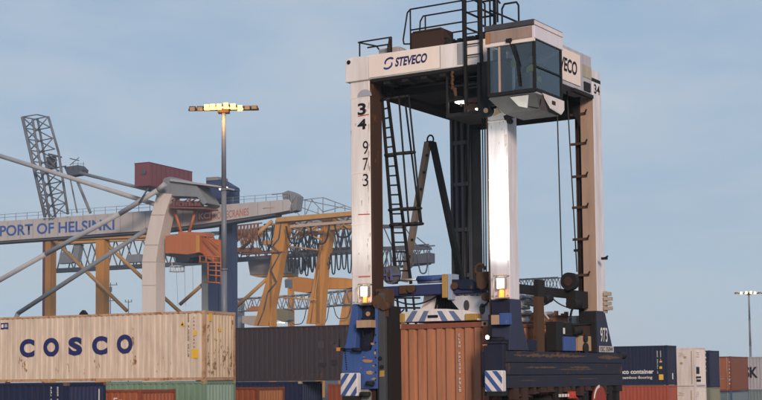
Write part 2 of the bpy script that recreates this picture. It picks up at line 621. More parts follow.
# pipes and brackets on the rear right leg
mb = MB()
for xx in (-0.52, -0.46, -0.40, -0.365):
    mb.tube((xx, 4.9, 4.3), (xx, 4.9, 9.9), 0.022, 6)
mb.box(-0.56, -0.345, 4.97, 5.02, 4.2, 9.9)
cb(mb, 'pipe_run', M_BROWN, legR)
for zz in (5.45, 6.35, 7.15, 7.93, 8.75, 9.5):
    mb = MB()
    mb.box(-0.60, -0.18, 4.74, 4.80, zz - 0.03, zz + 0.03)
    mb.beam((-0.2, 4.74, zz), (-0.1, 4.62, zz + 0.07), 0.03)
    cb(mb, 'pipe_bracket', M_RUST, legR)
mb = MB()
for a in ((577, 250.5), (604.5, 258.5)):
    p = fr(a[0], a[1], 4.75)
    mb.box(p.x - 0.07, p.x + 0.07, 4.70, 4.79, p.z - 0.03, p.z + 0.03)
    mb.beam((p.x, 4.72, p.z), (p.x + 0.12, 4.68, p.z + 0.05), 0.03)
    mb.cut()
cb(mb, 'marker_bracket', M_DARK, legR)
# stack of small lamps beyond the rear right leg
mb = MB()
for k, zz in enumerate((4.62, 4.74, 4.86, 4.98)):
    mb.box(0.05, 0.22 - 0.03 * (k % 2), 5.1, 5.28, zz - 0.045, zz + 0.045)
mb.box(0.0, 0.10, 5.15, 5.22, 4.5, 5.05)
cb(mb, 'lamp_stack', paint('pale_lamp_housing', (0.40, 0.34, 0.27), dirt=0.4), legR)
a = sd(599.0, 93, 0.02); b = sd(604.0, 81, 0.02)
ctext('34', (0.011, 4.86, a.z - 0.05), Y1, Z1, 0.36, 0.24, M_INK, legR, bold=0.02)
mb = MB()
mb.box(-0.20, -0.04, 5.0, 5.34, 9.55, 10.62)
cb(mb, 'leg_head', M_WHITE2, legR)
mb = MB()
mb.prism([(-0.34, 4.76, 9.2), (-0.62, 4.76, 9.75), (-0.34, 4.76, 9.75)], (0, -0.05, 0))
cb(mb, 'gusset', M_DARK, legR)

# front cross beam and its sign
mb = MB()
BL = [(-4.20, 9.93), (-0.2, 9.93), (-0.2, 10.47), (-3.95, 10.50), (-4.13, 10.50), (-4.18, 10.46)]
mb.prism([(x, -0.06, z) for x, z in BL], (0, 0.62, 0))
fb = cb(mb, 'front_beam', M_WHITE, bevel=0.015)
mb = MB(); mb.box(-3.52, -1.62, -0.085, -0.062, 9.955, 10.465)
sg = cb(mb, 'sign_panel', M_PLATE, fb)
mb = MB(); mb.box(-1.16, -0.98, -0.075, -0.061, 9.97, 10.45); mb.cut(); mb.box(-1.62, -1.60, -0.068, -0.061, 9.95, 10.46)
cb(mb, 'seam_plate', M_GREY, fb)
mb = MB(); mb.tube((-4.09, -0.056, 10.40), (-4.09, -0.075, 10.40), 0.05, 14)
cb(mb, 'lifting_hole', M_INK, fb)
a, b = fr(395, 66.5, -0.085), fr(428.3, 57, -0.085)
ctext('STEVECO', (a.x, -0.087, 10.125), X1 + Vector((0.0, 0, 0)), Z1 + X1 * 0.18, b.x - a.x - 0.05, 0.215, M_INKBLUE, sg, bold=0.035)
# the swirl emblem: two interlocking bent bars
cx0, cz0 = fr(388.6, 64.8, -0.085).x, 10.23
def emb(s, mat):
    m_ = MB()
    n_ = 18
    outer, inner = [], []
    for k in range(n_ + 1):
        t = R(25 + 205 * k / n_)
        w_ = 0.052 * (0.35 + 0.65 * math.sin(math.pi * min(1, 0.15 + k / n_ * 0.85)))
        for lst, rr in ((outer, 1.0), (inner, 1.0 - w_ / 0.10)):
            x, z = 0.125 * rr * math.cos(t), 0.092 * rr * math.sin(t) + 0.050
            lst.append((x + 0.35 * z, z))
    for k in range(n_):
        q = [outer[k], outer[k + 1], inner[k + 1], inner[k]]
        m_.prism([(cx0 + s * x, -0.086, cz0 + s * z) for x, z in q], (0, -0.004, 0))
    return cb(m_, 'emblem', mat, sg)
emb(1, M_INKBLUE)
emb(-1, paint('blue_ink', (0.03, 0.04, 0.2), dirt=0.1, bump=0))
# weld seams, bolts and scuffs on the white legs
for lg_, xa, xb, seams in ((legL, -4.10, -3.56, (5.35, 6.55, 7.75, 9.55)), (legN, -0.455, 0.03, (5.9, 7.3, 8.6))):
    m_ = MB()
    for zz in seams:
        m_.box(xa + 0.004, xb - 0.004, -0.006, -0.0005, zz - 0.012, zz + 0.012).cut()
    cb(m_, 'weld_seam', M_PLATE, lg_)
    m_ = MB()
    for k in range(5):
        xx = xa + 0.06 + (xb - xa - 0.12) * k / 4
        m_.tube((xx, -0.001, 4.72), (xx, -0.022, 4.72), 0.018, 6).cut()
    cb(m_, 'flange_bolt', M_GREY, lg_)
rg = random.Random(41)
grime = paint('grime_brown', (0.46, 0.37, 0.31), rust=0.25, dirt=0.4, scale=4, bump=0, rustcol=(0.25, 0.15, 0.09))
for lg_, xa, xb in ((legL, -4.10, -3.56), (legN, -0.455, 0.03)):
    m_ = MB()
    for k in range(30):
        right = k % 3 != 0
        xx = (xb - 0.015 - 0.09 * rg.random() ** 2.5) if right else xa + (xb - xa) * rg.random()
        zz = 4.8 + 4.6 * rg.random()
        ln = 0.05 + 0.16 * rg.random() if right else 0.03 + 0.10 * rg.random()
        w_ = 0.006 + 0.014 * rg.random()
        m_.prism([(xx - w_, -0.0006, zz), (xx - w_ * 0.4, -0.0006, zz - ln), (xx + w_ * 0.3, -0.0006, zz - ln * 0.9), (xx + w_ * 0.8, -0.0006, zz + 0.02)], (0, -0.0015, 0))
    o_ = cb(m_, 'grime', grime, lg_)
    o_['kind'] = 'stuff'

# right side beam with its sign, left side beam, rear cross beam, dark deck machinery and plate holding underside shade in colour
mb = MB(); mb.box(-0.50, 0.0, 0.56, 4.76, 9.93, 10.90)
sbm = cb(mb, 'side_beam', paint('lilac_grey_paint', (0.45, 0.43, 0.47), rust=0.05, dirt=0.4, rough=0.4), bevel=0.02)
mb = MB(); mb.box(0.001, 0.022, 1.55, 4.02, 10.03, 10.80)
sg2 = cb(mb, 'sign_panel', M_PLATE, sbm)
ctext('STEVECO', (0.023, 2.22, 10.25), Y1, Z1 + Y1 * 0.12, 1.58, 0.34, M_INK, sg2, bold=0.03)
mb = MB(); mb.box(-0.05, 0.05, 3.6, 4.74, 9.84, 9.925); mb.box(0.002, 0.03, 4.25, 4.62, 9.98, 10.2)
cb(mb, 'beam_foot', M_DARK, sbm)
mb = MB()
mb.prism([(0.001, 4.2, 10.32), (0.001, 4.72, 10.32), (0.001, 4.72, 10.62), (0.001, 4.2, 10.62)], (0.012, 0, 0))
cb(mb, 'weathered_patch', paint('khaki_patch', (0.42, 0.37, 0.28), dirt=0.5), sbm)
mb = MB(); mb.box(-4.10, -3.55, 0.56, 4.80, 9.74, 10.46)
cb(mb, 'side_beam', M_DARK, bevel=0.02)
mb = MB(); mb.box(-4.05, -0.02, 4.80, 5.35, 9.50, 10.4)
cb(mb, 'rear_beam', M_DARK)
mb = MB()
mb.box(-3.45, -0.55, 0.60, 4.75, 9.90, 10.46)
mb.box(-3.3, -2.2, 1.2, 2.6, 9.72, 9.9); mb.box(-1.9, -0.8, 1.0, 3.6, 9.7, 9.9)
for k in range(5):
    mb.tube((-3.4, 0.9 + 0.8 * k, 9.86), (-0.6, 0.9 + 0.8 * k, 9.86), 0.05, 8)
cb(mb, 'machinery_deck', M_DARK)
mb = MB()
mb.box(-3.5, -0.55, -0.02, 0.5, 9.86, 9.925)
for xx in (-3.1, -2.6, -2.1, -1.6):
    mb.box(xx - 0.08, xx + 0.08, 0.02, 0.45, 9.78, 9.86)
cb(mb, 'underside_shade_plate', M_DARK)  # dark plate and blocks added; shade under the beam put into colour
# dark access cage hanging under the beam by the cab
mb = MB()
x0, x1, y0, y1, z0, z1 = -1.55, -0.55, 0.15, 1.25, 8.92, 9.9
for xx in (x0, (x0 + x1) / 2, x1):
    for yy in (y0, y1):
        mb.box(xx - 0.025, xx + 0.025, yy - 0.025, yy + 0.025, z0, z1)
for zz in (z0 + 0.3, z0 + 0.62):
    for yy in (y0, y1):
        mb.box(x0, x1, yy - 0.018, yy + 0.018, zz - 0.018, zz + 0.018)
mb.box(x0 - 0.03, x1 + 0.03, y0 - 0.03, y1 + 0.03, z0 - 0.08, z0)
mb.box(x0 + 0.2, x1 - 0.1, y0 + 0.4, y1 - 0.1, z0, z1 - 0.2)
cb(mb, 'access_cage', M_DARK)
mb = MB(); mb.box(-1.12, -0.62, 0.12, 0.30, 9.12, 9.2); mb.box(-1.1, -0.7, 0.1, 0.16, 8.98, 9.06)
cb(mb, 'cage_plate', M_BROWN)
# hanging hook and chain
mb = MB()
p = fr(452, 80, -0.02)
for k in range(5):
    mb.tube((p.x + 0.02 * (-1) ** k, 0.0, 9.86 - k * 0.085), (p.x - 0.02 * (-1) ** k, 0.0, 9.78 - k * 0.085), 0.035, 8)
mb.tube((p.x + 0.05, 0.0, 9.46), (p.x + 0.08, 0.0, 9.28), 0.055, 10, 0.03)
cb(mb, 'hoist_hook', M_RUST)
# two lit work lamps under the beam
for (px, py, v) in ((460.5, 102.3, 0.35), (481, 109, 0.35)):
    p = fr(px, py, v)
    mb = MB(); mb.box(p.x - 0.12, p.x + 0.12, v - 0.08, v + 0.12, p.z + 0.02, p.z + 0.12); mb.box(p.x - 0.02, p.x + 0.02, v, v + 0.04, p.z + 0.1, 9.1)
    h = cb(mb, 'work_lamp', M_DARK)
    mb = MB(); mb.box(p.x - 0.105, p.x + 0.105, v - 0.07, v + 0.11, p.z - 0.01, p.z + 0.019)
    cb(mb, 'lamp_lens', M_LAMP, h)

# deck clutter: motor box, beige box, horn, dark lumps
mb = MB(); a = fr(413, 46, 0.2); b = fr(444.5, 32, 0.2)
mb.box(a.x, b.x, 0.12, 0.62, 10.475, 10.92); mb.box(a.x + 0.05, b.x - 0.04, 0.1, 0.64, 10.90, 10.94)
cb(mb, 'motor_box', M_BROWN, bevel=0.01)
mb = MB(); mb.box(-3.42, -2.86, 0.2, 0.5, 10.505, 10.68); mb.prism([(-2.86, 0.2, 10.51), (-2.66, 0.2, 10.51), (-2.86, 0.2, 10.67)], (0, 0.3, 0))
cb(mb, 'deck_box', paint('deck_box_grey', (0.40, 0.36, 0.34), dirt=0.4), bevel=0.02)
mb = MB(); mb.tube((-3.02, 0.05, 10.5), (-3.02, 0.05, 10.72), 0.06, 10); mb.tube((-3.02, 0.05, 10.72), (-3.02, 0.05, 10.86), 0.04, 8, 0.02)
cb(mb, 'beacon_post', M_BROWN)
mb = MB()
rg = random.Random(3)
for k in range(26):
    xx = -1.75 + 1.7 * rg.random(); yy = 0.15 + 0.5 * rg.random(); hh = 0.06 + 0.16 * rg.random(); ww = 0.05 + 0.09 * rg.random()
    if k % 3:
        mb.tube((xx - ww, yy, 10.47 + hh), (xx + ww, yy + 0.02, 10.47 + hh), 0.03 + 0.05 * rg.random(), 9)
    else:
        mb.box(xx - ww, xx + ww, yy - ww, yy + ww, 10.46, 10.47 + hh)
for k in range(10):
    t = math.pi * k / 10
    t2 = math.pi * (k + 1) / 10
    mb.tube((-1.60 + 0.09 * math.cos(t), 0.2, 10.62 + 0.08 * math.sin(t)), (-1.60 + 0.09 * math.cos(t2), 0.2, 10.62 + 0.08 * math.sin(t2)), 0.016, 6)
cb(mb, 'deck_hose', M_DARK)

# railings
def rail(pts, r=0.019, name='railing', mat=M_DARK):
    m_ = MB()
    for pl in pts:
        m_.path(pl, r, 7)
    return cb(m_, name, mat)
v1, v2 = 0.1, 1.1
A = lambda px, py, v: fr(px, py, v)
zt = 11.47
rail([[(-2.50, v1, 10.66), (-2.66, v1, 10.68), (-2.68, v1, 10.78), (-2.56, v1, 11.40), (-2.48, v1, zt), (-1.10, v1, zt)],
      [(-2.48, v1, zt), (-2.48, v1, 10.5)], [(-2.46, v1, 10.98), (-1.10, v1, 10.98)],
      [(-1.10, v1, zt), (-1.10, v1, 10.5)]])
rail([[(-2.86, v2, 10.55), (-2.80, v2, 11.44), (-2.72, v2, 11.56), (-1.55, v2, 11.56)], [(-2.66, v2, 11.56), (-2.66, v2, 10.5)],
      [(-2.80, v2, 11.05), (-1.55, v2, 11.05)], [(-1.6, v2, 11.56), (-1.6, v2, 10.5)]])
rail([[(-3.82, 0.0, 10.52), (-3.82, 0.0, 10.86), (-2.94, 0.0, 10.86), (-2.94, 0.0, 10.5)], [(-3.86, 0.0, 10.86), (-3.70, 0.55, 10.86), (-3.60, 0.62, 10.7), (-3.60, 0.62, 10.5)],
      [(-3.6, 0.0, 10.7), (-2.96, 0.0, 10.7)]])
# ladder tower rising past the deck
mb = MB()
tx = [(-0.92, -0.13), (-0.52, -0.13), (-0.92, 0.55), (-0.52, 0.55)]
for i, (xx, yy) in enumerate(tx):
    mb.box(xx - 0.03, xx + 0.03, yy - 0.03, yy + 0.03, 9.0 if yy < 0 else 9.9, 12.6)
for k in range(14):
    zz = 9.15 + k * 0.245
    mb.tube((-0.92, -0.13, zz), (-0.52, -0.13, zz), 0.014, 6)
for zz in (10.05, 10.42, 10.78, 11.14, 11.5, 11.9, 12.3):
    mb.beam((-0.92, -0.13, zz), (-0.92, 0.55, zz), 0.025, 0.04)
    mb.beam((-0.52, -0.13, zz), (-0.52, 0.55, zz), 0.025, 0.04)
    mb.beam((-0.92, 0.55, zz), (-0.52, 0.55, zz), 0.025, 0.04)
cb(mb, 'ladder_cage', M_DARK)
mb = MB(); mb.box(-0.745, -0.69, 0.2, 0.26, 10.47, 12.6)
cb(mb, 'exhaust_pipe', M_BROWN)
def ax(px, v):
    return fr(px, 10, v).x
xq = [ax(490, 0.3), ax(497.5, 0.3), ax(502, -0.4), ax(518.6, -0.4)]
rail([[(xq[0], 0.3, 10.5), (xq[0], 0.3, 12.5)], [(-0.92, 0.55, 11.42), (xq[0] - 0.2, 0.3, 11.44), (xq[0] - 0.13, 0.3, 11.36), (xq[0] - 0.13, 0.3, 10.5)],
      [(xq[1], 0.3, 10.9), (xq[1], 0.3, 12.5)],
      [(xq[2], -0.4, 10.52), (xq[2], -0.4, 10.98), (xq[2] + 0.06, -0.4, 11.08), (xq[3] - 0.05, -0.4, 11.08), (xq[3], -0.4, 11.0), (xq[3], -0.4, 10.52)],
      [(xq[0], 0.3, 11.2), (xq[3], -0.4, 10.62)], [(xq[1], 0.3, 11.42), (xq[2] - 0.05, -0.4, 11.12)], [(xq[0], 0.3, 11.78), (xq[1], 0.3, 11.8)], [(-0.52, 0.55, 10.95), (xq[0], 0.3, 10.8)]], r=0.022)

# ------------------------------------------------------------------ cab
CF, CBK = -1.05, 0.30                   # front and back of the cab
def cf(px, py):
    return fr(px, py, CF)
cabw = paint('cab_white_paint', (0.70, 0.64, 0.62), rust=0.08, dirt=0.3, rough=0.4)
xl, xr = cf(487.5, 46).x, cf(534.5, 46).x
zb, zw, zh, zt_ = cf(534, 90).z, cf(534, 40.5).z, cf(534, 25.0).z, cf(533, 19).z
cab = None
mb = MB()
mb.box(xl, xr, CF + 0.06, CBK, zb - 0.06, zb)                       # floor
mb.box(xl, xr, CBK - 0.05, CBK, zb, zh)                             # back wall
cab = cb(mb, 'cab', paint('cab_inner_paint', (0.36, 0.38, 0.40), dirt=0.4))
# header band and roof
mb = MB()
mb.box(xl - 0.02, xr + 0.03, CF - 0.04, CBK + 0.02, zw + 0.05, zh)
cb(mb, 'cab_header', paint('cab_side_paint', (0.66, 0.62, 0.67), dirt=0.2, rough=0.4), cab, bevel=0.012)
mb = MB()
mb.box(xl + 0.10, xr - 0.03, CF - 0.055, CF - 0.041, zw + 0.075, zh - 0.02)
cb(mb, 'header_panel', paint('header_beige', (0.33, 0.235, 0.19), dirt=0.5), cab)
mb = MB()
mb.box(xl - 0.02, xl + 0.095, CF - 0.06, CF - 0.041, zw + 0.05, zh - 0.02)
cb(mb, 'header_trim', paint('rust_trim', (0.36, 0.17, 0.09), rust=0.3, dirt=0.5), cab)
mb = MB()
mb.box(xl - 0.04, xr + 0.03, CF - 0.08, CBK + 0.02, zh + 0.002, zt_ - 0.01)
cb(mb, 'cab_roof', paint('roof_grey', (0.06, 0.06, 0.068), dirt=0.4), cab, bevel=0.015)
mb = MB()
mb.box(xr + 0.031, xr + 0.045, CF - 0.06, CBK, zh + 0.0, zt_ - 0.04)
cb(mb, 'roof_trim', cabw, cab)
mb = MB()
mb.box(xl - 0.03, xr + 0.02, CF - 0.06, CF + 0.0, zw - 0.01, zw + 0.048)
cb(mb, 'header_ledge', M_PLATE, cab)
# window frames
mb = MB()
pf = 0.024
for (xx, yy) in ((xl + pf / 2, CF + 0.02), (xr - pf / 2, CF + 0.02), (xr - pf / 2, CBK - 0.03)):
    mb.box(xx - pf, xx + pf, yy - pf, yy + pf, zb, zw + 0.04)
mb.box(xl, xr, CF - 0.01, CF + 0.05, zb - 0.02, zb + 0.05)
mb.box(xr - 0.05, xr + 0.012, CF + 0.05, CBK, zb - 0.02, zb + 0.05)
mb.box(xr - 0.045, xr + 0.012, CF + 0.05, CBK - 0.06, zb + 0.50, zb + 0.53)
xm = cf(499.5, 70).x
cb(mb, 'window_frame', M_DARK, cab)
mb = MB(); mb.box(xm - 0.022, xm + 0.022, CF - 0.012, CF + 0.03, zb + 0.05, zw + 0.0)
cb(mb, 'window_bar', paint('bar_beige', (0.42, 0.30, 0.25), dirt=0.3), cab)
mb = MB(); mb.add([(xl + 0.05, CF + 0.012, zb + 0.05), (xr - 0.06, CF + 0.012, zb + 0.05), (xr - 0.06, CF + 0.012, zw), (xl + 0.05, CF + 0.012, zw)], [(0, 1, 2, 3)])
cb(mb, 'windscreen', M_GLASS, cab)
mb = MB(); mb.add([(xr - 0.012, CF + 0.06, zb + 0.05), (xr - 0.012, CBK - 0.07, zb + 0.05), (xr - 0.012, CBK - 0.07, zw + 0.03), (xr - 0.012, CF + 0.06, zw + 0.03)], [(0, 1, 2, 3)])
cb(mb, 'side_window', M_GLASS, cab)
mb = MB(); mb.add([(xl + 0.012, CF + 0.06, zb + 0.05), (xl + 0.012, CBK - 0.07, zb + 0.05), (xl + 0.012, CBK - 0.07, zw + 0.03), (xl + 0.012, CF + 0.06, zw + 0.03)], [(0, 1, 2, 3)])
cb(mb, 'side_window', M_GLASS, cab)
# wiper
p0, p1, p2 = cf(510.5, 41), cf(517, 55), cf(519, 66)
mb = MB()
mb.box(p0.x - 0.06, p0.x + 0.06, CF - 0.1, CF - 0.02, p0.z - 0.04, p0.z + 0.04)
mb.beam((p0.x, CF - 0.05, p0.z), (p2.x, CF - 0.04, p2.z), 0.03)
mb.beam((p0.x + 0.05, CF - 0.05, p0.z), (p2.x + 0.02, CF - 0.04, p2.z), 0.02)
mb.beam((p2.x - 0.03, CF - 0.03, p2.z + 0.1), (p2.x + 0.02, CF - 0.02, zb + 0.12), 0.035)
cb(mb, 'wiper', M_INK, cab)
# skirt below the windows: sloped pans
zs = zb - 0.34
mb = MB()
ix = 0.16
mb.hexa([(xl + ix, CF + 0.42, zs), (xr - ix * 0.6, CF + 0.42, zs), (xr - ix * 0.6, CBK, zs), (xl + ix, CBK, zs),
         (xl, CF + 0.0, zb - 0.062), (xr + 0.0, CF + 0.0, zb - 0.062), (xr + 0.0, CBK, zb - 0.062), (xl, CBK, zb - 0.062)])
cb(mb, 'belly_pan', paint('belly_grey', (0.10, 0.095, 0.10), rust=0.2, dirt=0.5), cab)
mb = MB()
mb.prism([(xr + 0.006, CF + 0.28, zb - 0.02), (xr + 0.006, CBK + 0.02, zb - 0.02), (xr + 0.006, CBK + 0.02, zb - 0.22), (xr - 0.0, CBK - 0.12, zs + 0.0), (xr - 0.0, CF + 0.70, zb - 0.28)], (0.03, 0, 0))
cb(mb, 'side_skirt', cabw, cab, bevel=0.008)
mb = MB()
def slope(x, t):
    return (x, CF + 0.42 * t - 0.012, zb - 0.062 - 0.278 * t - 0.008)
mb.prism([slope(xl + 0.52, 0.05), slope(xr - 0.16, 0.05), slope(xr - 0.34, 0.78), slope(xl + 0.60, 0.62)], (0, -0.008, -0.010))
cb(mb, 'skirt_plate', cabw, cab)
mb = MB()
mb.box(xr + 0.037, xr + 0.045, CBK - 0.62, CBK - 0.45, zb - 0.19, zb - 0.11)
cb(mb, 'skirt_latch', M_BROWN, cab)
# underside brackets and pulley joining the cab to the leg
mb = MB()
mb.box(-0.62, 0.20, -0.16, -0.07, 8.86, 9.93)
mb.box(-0.62, 0.06, -0.075, 0.5, 8.92, 9.3)
mb.tube((-0.33, -0.30, 8.80), (-0.33, -0.17, 8.80), 0.13, 18)
mb.tube((0.12, -0.1, 8.55), (0.12, -0.0, 8.55), 0.06, 12)
mb.beam((-0.33, -0.22, 8.9), (0.45, -0.45, 9.0), 0.07)
mb.beam((0.02, -0.1, 8.62), (0.5, -0.05, 8.75), 0.1)
cb(mb, 'cab_bracket', M_DARK)
mb = MB()
mb.tube((-0.33, -0.33, 8.80), (-0.33, -0.30, 8.80), 0.055, 12)
mb.prism([(-0.2, -0.2, 8.66), (0.0, -0.2, 8.72), (-0.1, -0.2, 8.86)], (0, -0.04, 0))
cb(mb, 'bracket_pin', M_BEIGE)
mb = MB()
pts = [(xl + 0.72, CF + 0.2, zb - 0.12), (xl + 0.8, CF + 0.32, zb - 0.26), (xl + 0.98, CF + 0.38, zb - 0.31), (xr - 0.1, CF + 0.38, zb - 0.29), (xr - 0.02, CF + 0.3, zb - 0.15)]
mb.path(pts, 0.02, 6)
cb(mb, 'cable_loop', M_INK, cab)
# seat, console and screens seen through the glass
mb = MB()
sx, sy = (xl + xr) / 2 + 0.14, CF + 0.70
mb.box(sx - 0.24, sx + 0.24, sy - 0.24, sy + 0.24, zb + 0.10, zb + 0.20)
mb.box(sx - 0.23, sx + 0.23, sy + 0.26, sy + 0.36, zb + 0.20, zb + 0.72)
mb.box(sx - 0.12, sx + 0.12, sy - 0.12, sy + 0.12, zb, zb + 0.10)
cb(mb, 'seat', M_INK, cab, bevel=0.03)
mb = MB()
mb.box(xl + 0.05, xl + 0.32, CF + 0.15, CF + 0.5, zb, zb + 0.75)
mb.box(xl + 0.06, xl + 0.34, CF + 0.12, CF + 0.2, zb + 0.8, zb + 1.0)
mb.box(xr - 0.35, xr - 0.12, CF + 0.12, CF + 0.35, zb, zb + 0.42)
cb(mb, 'console', paint('console_grey', (0.20, 0.22, 0.24), dirt=0.3), cab)

# ------------------------------------------------------------------ carrier: lower body
# left side: blue leg base with a dark opening, seen from the front
def P3(px, py, v):
    p = fr(px, py, v)
    return (p.x, p.y, p.z)
ov = [(353, 304), (377.2, 304), (377.2, 389), (357, 389), (357, 373), (341, 372), (343, 350), (346, 345), (351, 318)]
mb = MB()
mb.prism([P3(*q, -0.10) for q in [(352.5, 304), (357.5, 304), (357.5, 318), (355, 349), (343, 349.5), (346, 343), (350, 318)]], (0, 0.42, 0))
mb.prism([P3(*q, -0.10) for q in [(343, 349.5), (355, 349), (365, 352.5), (371, 350), (374.5, 334), (374.5, 304), (377.3, 304), (377.3, 389), (357, 389), (357, 373), (341.5, 373)]], (0, 0.42, 0))
lb = cb(mb, 'leg_base', M_BLUE, bevel=0.015)
mb = MB(); a = fr(355, 304); b = fr(376, 352)
mb.box(a.x, b.x, 0.1, 0.5, b.z, a.z + 0.02)
cb(mb, 'base_recess', M_NAVY, lb)
mb = MB(); mb.box(a.x - 0.02, b.x + 0.06, -0.11, -0.102, a.z - 0.02, a.z - 0.05)
a = fr(357, 328, -0.3); b = fr(371, 320, -0.3)
mb = MB(); mb.box(a.x, b.x, -0.33, 0.1, a.z, b.z); mb.box(a.x + 0.14, a.x + 0.15, -0.338, -0.331, a.z, b.z)
cb(mb, 'junction_box', M_BEIGE, lb, bevel=0.012)
mb = MB(); p = fr(368.2, 314, 0.08); mb.tube((p.x, 0.098, p.z), (p.x, 0.06, p.z), 0.055, 14)
cb(mb, 'round_gauge', M_BEIGE, lb)
mb = MB()
p = fr(339.5, 341, -0.2); q = fr(339.5, 349, -0.2); s = fr(362, 349.5, -0.2)
mb.path([(p.x, -0.2, p.z + 0.05), (p.x, -0.2, q.z), (s.x, -0.2, s.z)], 0.018, 6)
mb.box(q.x + 0.0, q.x + 0.12, -0.26, -0.14, q.z - 0.05, q.z + 0.02)
mb.tube((s.x - 0.25, -0.22, s.z), (s.x, -0.22, s.z - 0.02), 0.045, 8)
cb(mb, 'lamp_arm', M_INK, lb)
mb = MB(); mb.box(q.x - 0.03, q.x + 0.06, -0.29, -0.22, q.z - 0.05, q.z + 0.03)
cb(mb, 'indicator_lamp', paint('orange_lens', (0.55, 0.22, 0.03), dirt=0.1), lb)
# rust patches where the paint has scraped off
rg = random.Random(11)
mb = MB()
for (cx, cy, rw, rh) in ((367.5, 361, 5.6, 1.9), (369.5, 372.5, 4.6, 2.1), (372.5, 344, 1.8, 1.3), (374, 379, 2.4, 1.2), (364, 357, 1.2, 0.6), (373.5, 366, 1.8, 0.8), (375, 353, 1.0, 2.0), (361, 368, 0.7, 0.4)):
    pl = []
    for k in range(14):
        t = 2 * math.pi * k / 14
        rr = 0.65 + 0.5 * rg.random()
        q = fr(cx + rw * rr * math.cos(t), cy + rh * rr * math.sin(t), -0.102)
        pl.append((q.x, -0.102, q.z))
    mb.prism(pl, (0, -0.003, 0)).cut()
cb(mb, 'scraped_patch', paint('bare_rust', (0.40, 0.22, 0.08), rust=0.6, dirt=0.4, rustcol=(0.65, 0.45, 0.25), scale=4), lb)
mb = MB(); a = fr(368, 386, -0.14); b = fr(375, 381, -0.14)
mb.tube((a.x, -0.2, (a.z + b.z) / 2), (b.x, -0.2, (a.z + b.z) / 2), 0.055, 10).cut()
a = fr(362, 397, -0.14); b = fr(371, 392, -0.14)
mb.tube((a.x, -0.2, (a.z + b.z) / 2), (b.x, -0.2, (a.z + b.z) / 2), 0.06, 10)
cb(mb, 'rubber_buffer', M_BLACK, lb)
# left side beam and inner column that runs to the bottom
mb = MB(); mb.box(-4.14, -3.62, 0.34, 6.1, 2.65, 3.5)
sbl = cb(mb, 'wheel_beam', M_BLUE, bevel=0.02)
mb = MB(); mb.box(-4.12, -3.64, -0.05, 0.335, 2.3, 2.70)
cb(mb, 'beam_nose', M_GREY, sbl)
mb = MB()
a = fr(378.2, 330, -0.05); b = fr(384.6, 330, -0.05)
mb.box(a.x, b.x, -0.05, 0.16, 2.0, 4.9)
inner = cb(mb, 'inner_column', paint('worn_rail', (0.065, 0.07, 0.08), rust=0.35, dirt=0.5, rustcol=(0.14, 0.09, 0.05), rough=0.5), bevel=0.01)
mb = MB(); mb.box(a.x - 0.03, a.x - 0.002, -0.06, 0.2, 2.0, 4.95); mb.box(b.x + 0.002, b.x + 0.11, 0.05, 0.5, 2.0, 4.6)
cb(mb, 'column_edge', M_DARK, inner)
mb = MB(); p = fr(382, 374, -0.06)
mb.prism([(p.x - 0.07, -0.051, p.z - 0.07), (p.x + 0.06, -0.051, p.z - 0.06), (p.x + 0.06, -0.051, p.z + 0.08), (p.x - 0.06, -0.051, p.z + 0.07)], (0, -0.01, 0))
cb(mb, 'yellow_plate', M_YELLOW, inner)
mb = MB()
for (px, py) in ((380.5, 358.5), (382, 367)):
    p = fr(px, py, -0.055)
    mb.tube((p.x, -0.05, p.z), (p.x, -0.09, p.z), 0.045, 12)
    mb.cut()
cb(mb, 'column_pin', M_INK, inner)
# dark bracing plate right of the column
mb = MB()
mb.prism([P3(*q, 0.55) for q in [(385, 296), (389, 296), (388, 318), (393, 345), (396, 352), (396, 400), (385, 400)]], (0, 0.06, 0))
cb(mb, 'column_brace', M_DARK, inner)
# winch wheels on the column at spreader height
mb = MB()
p = fr(379, 302, -0.05)
mb.tube((p.x, -0.1, p.z), (p.x, 0.1, p.z), 0.16, 14)
mb.tube((p.x + 0.16, -0.12, p.z - 0.1), (p.x + 0.16, 0.1, p.z - 0.1), 0.10, 12)
mb.box(p.x - 0.12, p.x + 0.2, 0.0, 0.3, p.z - 0.35, p.z + 0.3)
cb(mb, 'guide_roller', M_RUST)
# hazard striped bumper panels
def bumper(px0, px1, py0, py1, v, direction, name_parent):
    a, b = fr(px0, py1, v), fr(px1, py0, v)
    m_ = MB()
    m_.box(a.x, b.x, v, v + 0.18, a.z, b.z)
    o = cb(m_, 'bumper_panel', M_INKWHITE, name_parent, bevel=0.03)
    wd, ht = b.x - a.x, b.z - a.z
    m_ = MB()
    for off in (-0.55, 0.02, 0.59):
        pl = []
        # stripe as a parallelogram clipped to the panel
        n = 24
        pol = []
        x_lo = lambda zz: off * wd + (zz / ht) * wd * 0.85
        top, bot = [], []
        for k in range(n + 1):
            zz = ht * k / n
            l_ = max(0.012, min(wd - 0.012, x_lo(zz)))
            r_ = max(0.012, min(wd - 0.012, x_lo(zz) + 0.27 * wd))
            if r_ - l_ > 0.002:
                top.append((l_, zz)); bot.append((r_, zz))
        if len(top) > 2:
            poly = top + list(reversed(bot))
            if direction < 0:
                poly = [(wd - x_, z_) for x_, z_ in poly]
            m_.prism([(a.x + x_, v - 0.001, a.z + 0.012 + z_ * (ht - 0.024) / ht) for x_, z_ in poly], (0, -0.003, 0)).cut()
    cb(m_, 'hazard_stripe', paint('stripe_blue', (0.045, 0.085, 0.26), dirt=0.3, bump=0), o)
    m_ = MB()
    m_.box(a.x + 0.04, b.x - 0.02, v + 0.02, v + 0.2, a.z - 0.09, a.z - 0.002)
    cb(m_, 'panel_foot', M_BLACK, o)
    return o
bumper(340.2, 357, 373, 396.5, -0.32, 1, car)
